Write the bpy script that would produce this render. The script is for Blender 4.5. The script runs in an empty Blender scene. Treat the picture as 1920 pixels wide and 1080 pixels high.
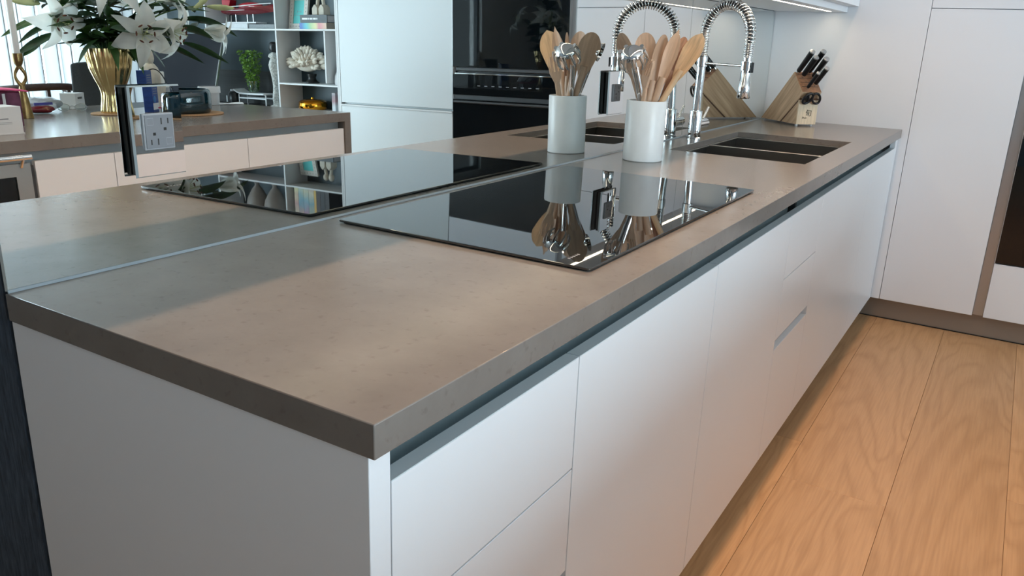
import bpy, bmesh, math, random
from mathutils import Vector, Matrix, Quaternion
random.seed(7)
R = math.radians
SC = bpy.context.scene
COL = SC.collection

# ------------------------------------------------------------------ camera
CAM = Vector((1.0713, -0.5042, 1.2438))
yaw, pitch, roll = R(31.2767), R(-17.3672), R(2.1774)
fwd = Vector((-math.sin(yaw), math.cos(yaw), 0)); rgt = Vector((math.cos(yaw), math.sin(yaw), 0)); up = Vector((0, 0, 1))
f2 = fwd * math.cos(pitch) + up * math.sin(pitch); u2 = -fwd * math.sin(pitch) + up * math.cos(pitch)
r3 = rgt * math.cos(roll) + u2 * math.sin(roll); u3 = -rgt * math.sin(roll) + u2 * math.cos(roll)
cd = bpy.data.cameras.new('camera'); cam = bpy.data.objects.new('camera', cd); COL.objects.link(cam)
cam.matrix_world = Matrix(((r3.x, u3.x, -f2.x, CAM.x), (r3.y, u3.y, -f2.y, CAM.y), (r3.z, u3.z, -f2.z, CAM.z), (0, 0, 0, 1)))
cd.sensor_fit = 'HORIZONTAL'; cd.sensor_width = 36.0; cd.lens = 1516.74 / 1920 * 36.0
cd.clip_start = 0.02
SC.camera = cam

# ------------------------------------------------------------------ sky, daylight, exposure
w = bpy.data.worlds.new('sky'); SC.world = w; w.use_nodes = True
w.node_tree.nodes['Background'].inputs[0].default_value = (0.80, 0.90, 1.0, 1)
w.node_tree.nodes['Background'].inputs[1].default_value = 1.2
DAY = 800.0
def area(name, loc, rot, sx, sy, power, col):
    l = bpy.data.lights.new(name, 'AREA'); l.shape = 'RECTANGLE'; l.size = sx; l.size_y = sy; l.energy = power; l.color = col
    o = bpy.data.objects.new(name, l); o.location = loc; o.rotation_euler = rot; COL.objects.link(o); return o
area('daylight', (5.95, 0.9, 1.35), (0, R(90), 0), 2.5, 5.8, DAY, (0.76, 0.87, 1.0))
vs = SC.view_settings
vs.view_transform = 'Standard'; vs.look = 'None'; vs.gamma = 1.0; vs.use_curve_mapping = False
vs.exposure = 0.05

# ------------------------------------------------------------------ main measures (metres)
H = 0.901       # worktop height
W = 0.624       # worktop depth
L = 3.561       # length of the peninsula = plane of the tall cabinet doors
ZC = 2.40       # ceiling
XF = 0.614      # plane of the base cabinet fronts

# ------------------------------------------------------------------ materials
MATS = {}
def lin(c):
    return tuple((x / 12.92 if x <= 0.04045 else ((x + 0.055) / 1.055) ** 2.4) for x in c)
def mat(name, col=(0.8, 0.8, 0.8), rough=0.5, metal=0.0, ior=1.45, emit=None, estr=0.0, alpha=1.0, trans=0.0, coat=0.0, noise=None, bump=None, wave=None):
    """noise=(scale, amount, stretch xyz), bump=(scale, strength, stretch)"""
    if name in MATS: return MATS[name]
    m = bpy.data.materials.new(name); m.use_nodes = True; nt = m.node_tree; b = nt.nodes['Principled BSDF']
    b.inputs['Base Color'].default_value = (*col, 1); b.inputs['Roughness'].default_value = rough
    b.inputs['Metallic'].default_value = metal; b.inputs['IOR'].default_value = ior
    b.inputs['Transmission Weight'].default_value = trans; b.inputs['Alpha'].default_value = alpha
    b.inputs['Coat Weight'].default_value = coat
    if emit: b.inputs['Emission Color'].default_value = (*emit, 1); b.inputs['Emission Strength'].default_value = estr
    tc = nt.nodes.new('ShaderNodeTexCoord')
    def tex(scale, st, detail=6):
        mp = nt.nodes.new('ShaderNodeMapping'); mp.inputs['Scale'].default_value = st
        nt.links.new(tc.outputs['Object'], mp.inputs[0])
        n = nt.nodes.new('ShaderNodeTexNoise'); n.inputs['Scale'].default_value = scale; n.inputs['Detail'].default_value = detail
        nt.links.new(mp.outputs[0], n.inputs['Vector']); return n
    if noise:
        n = tex(noise[0], noise[2] if len(noise) > 2 else (1, 1, 1))
        cr = nt.nodes.new('ShaderNodeValToRGB'); a = noise[1]
        cr.color_ramp.elements[0].position = 0.3; cr.color_ramp.elements[1].position = 0.7
        cr.color_ramp.elements[0].color = (*[max(0, c * (1 - a)) for c in col], 1)
        cr.color_ramp.elements[1].color = (*[min(1, c * (1 + a)) for c in col], 1)
        nt.links.new(n.outputs[0], cr.inputs[0]); nt.links.new(cr.outputs[0], b.inputs['Base Color'])
    if bump:
        n = tex(bump[0], bump[2] if len(bump) > 2 else (1, 1, 1))
        bp = nt.nodes.new('ShaderNodeBump'); bp.inputs['Strength'].default_value = bump[1]; bp.inputs['Distance'].default_value = 0.002
        nt.links.new(n.outputs[0], bp.inputs['Height']); nt.links.new(bp.outputs[0], b.inputs['Normal'])
    MATS[name] = m; return m

white = mat('satin white lacquer', (0.78, 0.805, 0.84), 0.32, bump=(900, 0.02))
tallwhite = mat('matt white lacquer', (0.74, 0.76, 0.80), 0.38, bump=(900, 0.02))
wallw = mat('white wall paint', (0.62, 0.62, 0.61), 0.7, bump=(300, 0.05))
ceilw = mat('white ceiling paint', (0.68, 0.69, 0.70), 0.8, bump=(300, 0.05))
greyw = mat('grey wall paint', (0.19, 0.21, 0.235), 0.7, bump=(300, 0.05))
navy = mat('navy grasscloth', (0.050, 0.070, 0.098), 0.85, noise=(60, 0.45, (4, 4, 0.5)), bump=(160, 0.5, (6, 6, 0.6)))
alu = mat('brushed aluminium', (0.50, 0.51, 0.52), 0.35, 0.9, bump=(300, 0.05, (1, 0.02, 1)))
pull = mat('shaded edge grey', (0.52, 0.57, 0.60), 0.4, 0.0, bump=(300, 0.02, (1, 0.02, 1)))  # grey carries the shade of the worktop overhang in its colour
channel = mat('teal grey channel', (0.36, 0.45, 0.48), 0.4, 0.0, bump=(300, 0.02))
plinthm = mat('bronze grey plinth', (0.32, 0.28, 0.245), 0.42, 0.55, bump=(250, 0.08, (0.05, 0.05, 1)))
chrome = mat('chrome', (0.86, 0.87, 0.88), 0.06, 1.0, bump=(40, 0.01))
steel = mat('brushed steel', (0.52, 0.50, 0.47), 0.30, 1.0, bump=(200, 0.08, (0.1, 2, 2)))
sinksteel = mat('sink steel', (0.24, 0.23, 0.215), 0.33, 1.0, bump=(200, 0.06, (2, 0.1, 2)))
blackglass = mat('black ceramic glass', (0.004, 0.005, 0.006), 0.015, 0.0, 2.1, bump=(2, 0.002))
ovenglass = mat('black oven glass', (0.003, 0.0045, 0.006), 0.02, 0.0, 1.5, bump=(2, 0.002))
blackp = mat('black plastic', (0.010, 0.011, 0.012), 0.35, bump=(300, 0.05))
darkgrey = mat('dark grey plastic', (0.05, 0.052, 0.055), 0.4, bump=(300, 0.05))
greyplast = mat('grey socket plastic', (0.17, 0.178, 0.195), 0.4, bump=(200, 0.02))
whitepl = mat('white plastic', (0.78, 0.79, 0.80), 0.35, bump=(200, 0.02))
silicone = mat('pale silicone', (0.20, 0.245, 0.28), 0.35, bump=(80, 0.2))
marble = mat('white marble', (0.76, 0.785, 0.80), 0.28, noise=(14, 0.07, (1, 1, 0.6)), bump=(60, 0.03))
teakA = mat('beech wood', (0.60, 0.40, 0.275), 0.45, noise=(40, 0.18, (3, 3, 0.15)), bump=(120, 0.1, (4, 4, 0.2)))
teakB = mat('olive wood', (0.47, 0.31, 0.21), 0.45, noise=(30, 0.22, (3, 3, 0.15)), bump=(120, 0.1, (4, 4, 0.2)))
teakC = mat('pale striped wood', (0.68, 0.48, 0.30), 0.42, noise=(26, 0.25, (4, 4, 0.12)), bump=(120, 0.1, (4, 4, 0.2)))
teakD = mat('reddish wood', (0.48, 0.24, 0.14), 0.45, noise=(30, 0.25, (3, 3, 0.15)), bump=(120, 0.1, (4, 4, 0.2)))
def grain_mat(name, c0, c1, rot, scale):
    m = bpy.data.materials.new(name); m.use_nodes = True; nt = m.node_tree; N = nt.nodes.new; K = nt.links.new; b = nt.nodes['Principled BSDF']
    tc = N('ShaderNodeTexCoord'); mp = N('ShaderNodeMapping'); mp.vector_type = 'TEXTURE'; mp.inputs['Rotation'].default_value = rot; mp.inputs['Scale'].default_value = scale; K(tc.outputs['Object'], mp.inputs[0])
    n = N('ShaderNodeTexNoise'); n.inputs['Scale'].default_value = 70; n.inputs['Detail'].default_value = 4; K(mp.outputs[0], n.inputs['Vector'])
    cr = N('ShaderNodeValToRGB'); cr.color_ramp.elements[0].position = 0.32; cr.color_ramp.elements[1].position = 0.68; cr.color_ramp.elements[0].color = (*c0, 1); cr.color_ramp.elements[1].color = (*c1, 1)
    K(n.outputs[0], cr.inputs[0]); K(cr.outputs[0], b.inputs['Base Color']); b.inputs['Roughness'].default_value = 0.45; return m
blockw = grain_mat('ash knife block wood', (0.40, 0.26, 0.155), (0.66, 0.47, 0.31), (0, R(-46), 0), (18, 1, 1))
blockp = mat('pale ash panel', (0.66, 0.53, 0.37), 0.45, noise=(26, 0.15, (1, 8, 0.15)), bump=(120, 0.1, (1, 6, 0.3)))
blockd = mat('walnut stripe', (0.10, 0.045, 0.02), 0.5, noise=(22, 0.2), bump=(120, 0.1))
blockface = mat('ash end grain', (0.30, 0.15, 0.08), 0.5, noise=(40, 0.25, (2, 2, 2)), bump=(120, 0.1))
khandle = mat('black pakkawood', (0.008, 0.008, 0.010), 0.3, noise=(60, 0.3, (4, 4, .3)))
gold = mat('polished brass', (0.78, 0.58, 0.27), 0.20, 1.0, bump=(25, 0.04))
agedgold = mat('aged brass', (0.30, 0.20, 0.085), 0.38, 1.0, noise=(40, 0.25), bump=(220, 0.25, (0.3, 0.3, 6)))
mirrorm = mat('mirror silvering', (0.80, 0.84, 0.835), 0.0, 1.0, bump=None)
platem = mat('mirror plate', (0.84, 0.87, 0.88), 0.0, 1.0)
glassedge = mat('polished glass edge', (0.72, 0.80, 0.82), 0.15, 0.6)
def petal_mat():
    m = bpy.data.materials.new('white lily petal'); m.use_nodes = True; nt = m.node_tree; N = nt.nodes.new; K = nt.links.new; b = nt.nodes['Principled BSDF']; o = nt.nodes['Material Output']
    tc = N('ShaderNodeTexCoord'); n = N('ShaderNodeTexNoise'); n.inputs['Scale'].default_value = 30; K(tc.outputs['Object'], n.inputs['Vector'])
    cr = N('ShaderNodeValToRGB'); cr.color_ramp.elements[0].color = (0.80, 0.82, 0.74, 1); cr.color_ramp.elements[1].color = (0.90, 0.90, 0.87, 1); K(n.outputs[0], cr.inputs[0]); K(cr.outputs[0], b.inputs['Base Color'])
    b.inputs['Roughness'].default_value = 0.5; t = N('ShaderNodeBsdfTranslucent'); K(cr.outputs[0], t.inputs[0]); mx = N('ShaderNodeMixShader'); mx.inputs[0].default_value = 0.42
    K(b.outputs[0], mx.inputs[1]); K(t.outputs[0], mx.inputs[2]); K(mx.outputs[0], o.inputs[0]); return m
petalm = petal_mat()
greenpetal = mat('green white bud', (0.52, 0.56, 0.28), 0.45, noise=(18, 0.25), bump=(90, 0.2))
leafm = mat('dark lily leaf', (0.022, 0.060, 0.018), 0.38, noise=(25, 0.4), bump=(120, 0.2, (6, 1, 1)))
leafm2 = mat('mid green lily leaf', (0.045, 0.115, 0.025), 0.4, noise=(25, 0.35), bump=(120, 0.2, (6, 1, 1)))
stemm = mat('green stem', (0.07, 0.14, 0.035), 0.5, noise=(30, 0.3))
anther = mat('brown anther', (0.10, 0.030, 0.015), 0.8, noise=(200, 0.3))
pinkm = mat('pink paper', (0.80, 0.10, 0.26), 0.6, noise=(60, 0.08))
fabric = mat('charcoal upholstery', (0.035, 0.038, 0.038), 0.9, noise=(260, 0.3), bump=(400, 0.4))
walnut = mat('dark walnut', (0.055, 0.026, 0.018), 0.4, noise=(18, 0.35, (1, 6, 6)), bump=(120, 0.1))
tealback = mat('teal back panel', (0.055, 0.085, 0.10), 0.45, noise=(4, 0.12), bump=(120, 0.1))
greyback = mat('grey brown panel', (0.060, 0.062, 0.062), 0.5, noise=(14, 0.15, (0.2, 1, 6)), bump=(120, 0.1))
shelfw = mat('shelf white', (0.74, 0.75, 0.75), 0.4, bump=(400, 0.02))
cream = mat('cream stone', (0.62, 0.56, 0.46), 0.6, noise=(30, 0.1), bump=(80, 0.2))
coralm = mat('white coral', (0.74, 0.68, 0.58), 0.75, noise=(60, 0.07), bump=(260, 0.35))
redm = mat('red varnish', (0.42, 0.012, 0.025), 0.12, coat=0.5, bump=(10, 0.01))
maroon = mat('maroon varnish', (0.17, 0.012, 0.02), 0.15, coat=0.5, bump=(10, 0.01))
goldbox = mat('amber gold lustre', (0.80, 0.36, 0.03), 0.12, 1.0, bump=(20, 0.05))
aqua = mat('aqua paper', (0.12, 0.60, 0.58), 0.5, noise=(6, 0.06))
tealglass = mat('teal glass', (0.002, 0.026, 0.040), 0.04, 0.0, 1.55, coat=0.5, bump=(3, 0.01))
corkm = mat('cork', (0.44, 0.26, 0.13), 0.8, noise=(200, 0.25), bump=(200, 0.3))
waxm = mat('white wax', (0.80, 0.80, 0.76), 0.45, bump=(30, 0.02))
bluebox = mat('blue print', (0.020, 0.06, 0.26), 0.4, noise=(20, 0.3, (1, 1, 3)))
paper = mat('white paper', (0.72, 0.74, 0.75), 0.6, bump=(200, 0.03))
inkgrey = mat('grey print', (0.30, 0.31, 0.33), 0.7, bump=(200, 0.03))
inkblack = mat('black print', (0.012, 0.010, 0.008), 0.7, bump=(200, 0.03))
bagm = mat('clear plastic bag', (0.70, 0.76, 0.82), 0.15, trans=0.25, bump=(40, 0.6))
purple = mat('plum tinted plastic', (0.16, 0.045, 0.09), 0.2, trans=0.15, noise=(30, 0.4), bump=(60, 0.1))
bluep = mat('blue print bag', (0.06, 0.07, 0.35), 0.4, noise=(30, 0.2))
foliage = mat('fresh green foliage', (0.13, 0.27, 0.03), 0.5, noise=(30, 0.45))
screenm = mat('black screen', (0.010, 0.011, 0.016), 0.18, 0.0, 1.22, bump=(3, 0.01))
ledm = mat('led strip', (1, 0.9, 0.75), 0.5, emit=(1.0, 0.84, 0.62), estr=20.0)
lampm = mat('downlight lens', (1, 0.9, 0.75), 0.5, emit=(1.0, 0.80, 0.55), estr=6.0)

# clear glass with the sky behind it
def glass_mat(name, tint=(0.92, 0.97, 0.96), gl=0.10):
    m = bpy.data.materials.new(name); m.use_nodes = True; nt = m.node_tree; nt.nodes.clear()
    o = nt.nodes.new('ShaderNodeOutputMaterial'); mx = nt.nodes.new('ShaderNodeMixShader')
    t = nt.nodes.new('ShaderNodeBsdfTransparent'); g = nt.nodes.new('ShaderNodeBsdfGlossy')
    t.inputs[0].default_value = (*tint, 1); g.inputs['Roughness'].default_value = 0.02; mx.inputs[0].default_value = gl
    nt.links.new(t.outputs[0], mx.inputs[1]); nt.links.new(g.outputs[0], mx.inputs[2]); nt.links.new(mx.outputs[0], o.inputs[0]); return m
pane = glass_mat('window glass')
clear = glass_mat('clear drinking glass', (0.85, 0.92, 0.90), 0.16)
def sheer_mat():
    m = bpy.data.materials.new('sheer curtain'); m.use_nodes = True; nt = m.node_tree; nt.nodes.clear()
    o = nt.nodes.new('ShaderNodeOutputMaterial'); mx = nt.nodes.new('ShaderNodeMixShader'); mx.inputs[0].default_value = 0.62
    d = nt.nodes.new('ShaderNodeBsdfDiffuse'); t = nt.nodes.new('ShaderNodeBsdfTranslucent')
    d.inputs[0].default_value = (0.66, 0.68, 0.69, 1); t.inputs[0].default_value = (0.34, 0.345, 0.35, 1)
    nt.links.new(d.outputs[0], mx.inputs[1]); nt.links.new(t.outputs[0], mx.inputs[2]); nt.links.new(mx.outputs[0], o.inputs[0]); return m
sheer = sheer_mat()

def stone_mat():
    m = bpy.data.materials.new('grey brown quartz'); m.use_nodes = True; nt = m.node_tree; b = nt.nodes['Principled BSDF']; N = nt.nodes.new; K = nt.links.new
    tc = N('ShaderNodeTexCoord')
    n1 = N('ShaderNodeTexNoise'); n1.inputs['Scale'].default_value = 9; n1.inputs['Detail'].default_value = 8; n1.inputs['Roughness'].default_value = 0.65
    n2 = N('ShaderNodeTexNoise'); n2.inputs['Scale'].default_value = 70; n2.inputs['Detail'].default_value = 4
    K(tc.outputs['Object'], n1.inputs['Vector']); K(tc.outputs['Object'], n2.inputs['Vector'])
    c1 = N('ShaderNodeValToRGB'); c1.color_ramp.elements[0].position = 0.36; c1.color_ramp.elements[1].position = 0.66
    c1.color_ramp.elements[0].color = (0.174, 0.158, 0.144, 1); c1.color_ramp.elements[1].color = (0.198, 0.181, 0.166, 1)
    K(n1.outputs[0], c1.inputs[0])
    c2 = N('ShaderNodeValToRGB'); c2.color_ramp.elements[0].position = 0.28; c2.color_ramp.elements[1].position = 0.40
    c2.color_ramp.elements[0].color = (0.82, 0.80, 0.78, 1); c2.color_ramp.elements[1].color = (1, 1, 1, 1)
    K(n2.outputs[0], c2.inputs[0])
    mx = N('ShaderNodeMix'); mx.data_type = 'RGBA'; mx.blend_type = 'MULTIPLY'; mx.inputs[0].default_value = 0.8
    K(c1.outputs[0], mx.inputs[6]); K(c2.outputs[0], mx.inputs[7]); K(mx.outputs[2], b.inputs['Base Color'])
    b.inputs['Roughness'].default_value = 0.20; b.inputs['IOR'].default_value = 1.38
    bp = N('ShaderNodeBump'); bp.inputs['Strength'].default_value = 0.006; bp.inputs['Distance'].default_value = 0.0005
    K(n2.outputs[0], bp.inputs['Height']); K(bp.outputs[0], b.inputs['Normal']); return m
stone = stone_mat()

def oak_mat():
    m = bpy.data.materials.new('oak plank'); m.use_nodes = True; nt = m.node_tree; b = nt.nodes['Principled BSDF']; N = nt.nodes.new; K = nt.links.new
    tc = N('ShaderNodeTexCoord'); oi = N('ShaderNodeObjectInfo')
    ml = N('ShaderNodeVectorMath'); ml.operation = 'SCALE'; ml.inputs[0].default_value = (37.0, 53.0, 0.0); K(oi.outputs['Random'], ml.inputs['Scale'])
    ad = N('ShaderNodeVectorMath'); K(tc.outputs['Object'], ad.inputs[0]); K(ml.outputs[0], ad.inputs[1])
    mp = N('ShaderNodeMapping'); mp.inputs['Scale'].default_value = (1.0, 0.16, 1.0); K(ad.outputs[0], mp.inputs[0])
    # cathedral grain: contour lines of a stretched noise field
    n1 = N('ShaderNodeTexNoise'); n1.inputs['Scale'].default_value = 3.4; n1.inputs['Detail'].default_value = 3.0; n1.inputs['Distortion'].default_value = 0.5; K(mp.outputs[0], n1.inputs['Vector'])
    mu = N('ShaderNodeMath'); mu.operation = 'MULTIPLY'; mu.inputs[1].default_value = 34.0; K(n1.outputs[0], mu.inputs[0])
    fr = N('ShaderNodeMath'); fr.operation = 'PINGPONG'; fr.inputs[1].default_value = 1.0; K(mu.outputs[0], fr.inputs[0])
    mp2 = N('ShaderNodeMapping'); mp2.inputs['Scale'].default_value = (1.0, 0.035, 1.0); K(ad.outputs[0], mp2.inputs[0])
    n2 = N('ShaderNodeTexNoise'); n2.inputs['Scale'].default_value = 170; n2.inputs['Detail'].default_value = 3; K(mp2.outputs[0], n2.inputs['Vector'])
    c1 = N('ShaderNodeValToRGB'); c1.color_ramp.elements[0].position = 0.0; c1.color_ramp.elements[1].position = 0.62
    c1.color_ramp.elements[0].color = (0.47, 0.282, 0.140, 1); c1.color_ramp.elements[1].color = (0.54, 0.332, 0.172, 1); K(fr.outputs[0], c1.inputs[0])
    c2 = N('ShaderNodeValToRGB'); c2.color_ramp.elements[0].position = 0.33; c2.color_ramp.elements[1].position = 0.6
    c2.color_ramp.elements[0].color = (0.80, 0.76, 0.72, 1); c2.color_ramp.elements[1].color = (1.05, 1.04, 1.02, 1); K(n2.outputs[0], c2.inputs[0])
    mx = N('ShaderNodeMix'); mx.data_type = 'RGBA'; mx.blend_type = 'MULTIPLY'; mx.inputs[0].default_value = 0.42
    K(c1.outputs[0], mx.inputs[6]); K(c2.outputs[0], mx.inputs[7])
    hs = N('ShaderNodeHueSaturation'); mr = N('ShaderNodeMapRange'); mr.inputs[3].default_value = 0.92; mr.inputs[4].default_value = 1.08
    K(oi.outputs['Random'], mr.inputs[0]); K(mr.outputs[0], hs.inputs['Value']); K(mx.outputs[2], hs.inputs['Color']); K(hs.outputs[0], b.inputs['Base Color'])
    b.inputs['Roughness'].default_value = 0.42
    bp = N('ShaderNodeBump'); bp.inputs['Strength'].default_value = 0.12; bp.inputs['Distance'].default_value = 0.001
    K(n2.outputs[0], bp.inputs['Height']); K(bp.outputs[0], b.inputs['Normal']); return m
oak = oak_mat()

def rainbow_mat(name, stops, axis=0, scale=1.0, off=0.0, noise=3.0):
    m = bpy.data.materials.new(name); m.use_nodes = True; nt = m.node_tree; b = nt.nodes['Principled BSDF']; N = nt.nodes.new; K = nt.links.new
    tc = N('ShaderNodeTexCoord'); sp = N('ShaderNodeSeparateXYZ'); K(tc.outputs['Object'], sp.inputs[0])
    n = N('ShaderNodeTexNoise'); n.inputs['Scale'].default_value = 14; K(tc.outputs['Object'], n.inputs['Vector'])
    a = N('ShaderNodeMath'); a.operation = 'MULTIPLY_ADD'; a.inputs[1].default_value = scale; a.inputs[2].default_value = off; K(sp.outputs[axis], a.inputs[0])
    s = N('ShaderNodeMath'); s.operation = 'MULTIPLY_ADD'; s.inputs[1].default_value = noise * 0.1; K(n.outputs[0], s.inputs[0]); K(a.outputs[0], s.inputs[2])
    cr = N('ShaderNodeValToRGB'); els = cr.color_ramp.elements
    for i, c in enumerate(stops):
        p = i / (len(stops) - 1)
        e = els[i] if i < 2 else els.new(p)
        e.position = p; e.color = (*c, 1)
    K(s.outputs[0], cr.inputs[0]); K(cr.outputs[0], b.inputs['Base Color']); b.inputs['Roughness'].default_value = 0.45; return m

# ------------------------------------------------------------------ builders
def props(o, label=None, cat=None, group=None, kind=None):
    if label: o['label'] = label
    if cat: o['category'] = cat
    if group: o['group'] = group
    if kind: o['kind'] = kind
    return o
def thing(name, label, cat, loc=(0, 0, 0), rotz=0.0, group=None, kind=None):
    o = bpy.data.objects.new(name, None); COL.objects.link(o); o.location = loc; o.rotation_euler = (0, 0, rotz); o.empty_display_size = 0.05
    return props(o, label, cat, group, kind)
def root_of(o):
    while o.parent: o = o.parent
    return o

class MB:
    def __init__(s): s.v = []; s.f = []
    def add(s, vs, fs):
        n = len(s.v); s.v += [tuple(v) for v in vs]; s.f += [tuple(i + n for i in f) for f in fs]; return s
    def box(s, x0, x1, y0, y1, z0, z1):
        return s.add([(x0, y0, z0), (x1, y0, z0), (x1, y1, z0), (x0, y1, z0), (x0, y0, z1), (x1, y0, z1), (x1, y1, z1), (x0, y1, z1)],
                     [(0, 3, 2, 1), (4, 5, 6, 7), (0, 1, 5, 4), (1, 2, 6, 5), (2, 3, 7, 6), (3, 0, 4, 7)])
    def cyl(s, p0, p1, r0, r1=None, n=20, caps=True):
        p0, p1 = Vector(p0), Vector(p1); r1 = r0 if r1 is None else r1
        d = (p1 - p0).normalized(); a = d.orthogonal().normalized(); b = d.cross(a)
        vs = []
        for p, r in ((p0, r0), (p1, r1)):
            for i in range(n):
                t = 2 * math.pi * i / n; vs.append(p + (a * math.cos(t) + b * math.sin(t)) * r)
        fs = [(i, (i + 1) % n, n + (i + 1) % n, n + i) for i in range(n)]
        if caps: fs += [tuple(range(n - 1, -1, -1)), tuple(range(n, 2 * n))]
        return s.add(vs, fs)
    def lathe(s, prof, c=(0, 0, 0), n=32, rf=None, capb=True, capt=True):
        vs = []
        for (r, z) in prof:
            for i in range(n):
                t = 2 * math.pi * i / n; rr = r * (rf(t, z) if rf else 1.0)
                vs.append((c[0] + rr * math.cos(t), c[1] + rr * math.sin(t), c[2] + z))
        m = len(prof); fs = []
        for j in range(m - 1):
            for i in range(n): fs.append((j * n + i, j * n + (i + 1) % n, (j + 1) * n + (i + 1) % n, (j + 1) * n + i))
        if capb: fs.append(tuple(range(n - 1, -1, -1)))
        if capt: fs.append(tuple((m - 1) * n + i for i in range(n)))
        return s.add(vs, fs)
    def tube(s, path, rad, n=8, flat=1.0, upv=None, closed=False):
        P = [Vector(p) for p in path]; m = len(P); vs = []
        a = None
        for i, p in enumerate(P):
            if closed: d = (P[(i + 1) % m] - P[i - 1]).normalized()
            else: d = (P[min(i + 1, m - 1)] - P[max(i - 1, 0)]).normalized()
            if a is None: a = (Vector(upv) - d * d.dot(Vector(upv))).normalized() if upv else d.orthogonal().normalized()
            else: a = (a - d * a.dot(d)).normalized()
            b = d.cross(a); r = rad(i / (m - 1)) if callable(rad) else rad
            for k in range(n):
                t = 2 * math.pi * k / n; vs.append(p + a * math.cos(t) * r * flat + b * math.sin(t) * r)
        fs = []
        for j in range(m if closed else m - 1):
            for k in range(n): fs.append((j * n + k, j * n + (k + 1) % n, ((j + 1) % m) * n + (k + 1) % n, ((j + 1) % m) * n + k))
        if not closed: fs += [tuple(range(n - 1, -1, -1)), tuple((m - 1) * n + k for k in range(n))]
        return s.add(vs, fs)
    def prism(s, poly, fn, t0, t1):
        """poly: 2-D outline (ccw), fn(a,b,t)->xyz"""
        n = len(poly); vs = [fn(a, b, t0) for a, b in poly] + [fn(a, b, t1) for a, b in poly]
        fs = [tuple(range(n - 1, -1, -1)), tuple(range(n, 2 * n))] + [(i, (i + 1) % n, n + (i + 1) % n, n + i) for i in range(n)]
        return s.add(vs, fs)
    def ell(s, c, r, n=12, m=8, mx=None):
        vs = []; c = Vector(c)
        for j in range(1, m):
            ph = math.pi * j / m
            for i in range(n):
                t = 2 * math.pi * i / n; v = Vector((r[0] * math.sin(ph) * math.cos(t), r[1] * math.sin(ph) * math.sin(t), r[2] * math.cos(ph)))
                vs.append(c + (mx @ v if mx else v))
        tp = Vector((0, 0, r[2])); vs += [c + (mx @ tp if mx else tp), c - (mx @ tp if mx else tp)]
        T = (m - 1) * n; fs = []
        for j in range(m - 2):
            for i in range(n): fs.append((j * n + i, (j + 1) * n + i, (j + 1) * n + (i + 1) % n, j * n + (i + 1) % n))
        for i in range(n): fs.append((T, i, (i + 1) % n)); fs.append((T + 1, (m - 2) * n + (i + 1) % n, (m - 2) * n + i))
        return s.add(vs, fs)
    def build(s, name, material, parent=None, smooth=None, bevel=0.0, seg=2, label=None, local=False, kind=None):
        off = Vector((0, 0, 0))
        if parent is not None and not local: off = root_of(parent).location
        me = bpy.data.meshes.new(name); me.from_pydata([tuple(Vector(v) - off) for v in s.v], [], s.f); me.validate()
        bm = bmesh.new(); bm.from_mesh(me); bmesh.ops.recalc_face_normals(bm, faces=bm.faces); bm.to_mesh(me); bm.free()
        me.materials.append(material)
        if smooth is not None:
            for p in me.polygons: p.use_smooth = True
            me.set_sharp_from_angle(angle=R(smooth))
        o = bpy.data.objects.new(name, me); COL.objects.link(o)
        if parent is not None: o.parent = parent
        if bevel > 0:
            md = o.modifiers.new('bevel', 'BEVEL'); md.width = bevel; md.segments = seg; md.limit_method = 'ANGLE'; md.angle_limit = R(40)
            for p in me.polygons: p.use_smooth = True
            me.set_sharp_from_angle(angle=R(70))
        if label: o['label'] = label
        if kind: o['kind'] = kind
        return o
def bx(name, m, parent, x0, x1, y0, y1, z0, z1, bevel=0.0, label=None, local=False):
    return MB().box(x0, x1, y0, y1, z0, z1).build(name, m, parent, bevel=bevel, label=label, local=local)
def single(mb, name, m, label, cat, group=None, kind=None, **k):
    return props(mb.build(name, m, None, **k), label, cat, group, kind)
def inst(src, parent, mtx, name=None):
    o = bpy.data.objects.new(name or src.name.split('.')[0], src.data if hasattr(src, 'data') else src); COL.objects.link(o)
    o.parent = parent; o.matrix_local = mtx; return o
def frame(z, x=None):
    """3x3 matrix whose Z column is z and whose X column is as near to x as can be"""
    z = Vector(z).normalized(); x = Vector(x if x is not None else z.orthogonal()); x = (x - z * x.dot(z)).normalized(); y = z.cross(x)
    return Matrix(((x.x, y.x, z.x), (x.y, y.y, z.y), (x.z, y.z, z.z)))
def text_mesh(body, size, ext=0.0003):
    cu = bpy.data.curves.new('lettering', 'FONT'); cu.body = body; cu.size = size; cu.extrude = ext; cu.align_x = 'CENTER'; cu.align_y = 'CENTER'
    t = bpy.data.objects.new('lettering', cu); COL.objects.link(t); dg = bpy.context.evaluated_depsgraph_get()
    me = bpy.data.meshes.new_from_object(t.evaluated_get(dg)); bpy.data.objects.remove(t); bpy.data.curves.remove(cu); return me

# =================================================================== THE ROOM
YB, XL, XR, YW = -3.5, -2.6, 5.40, 3.80
def struct(name, mb, m, label=None, **k):
    o = mb.build(name, m, None, **k); o['kind'] = 'structure'
    if label: o['label'] = label
    return o
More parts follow.
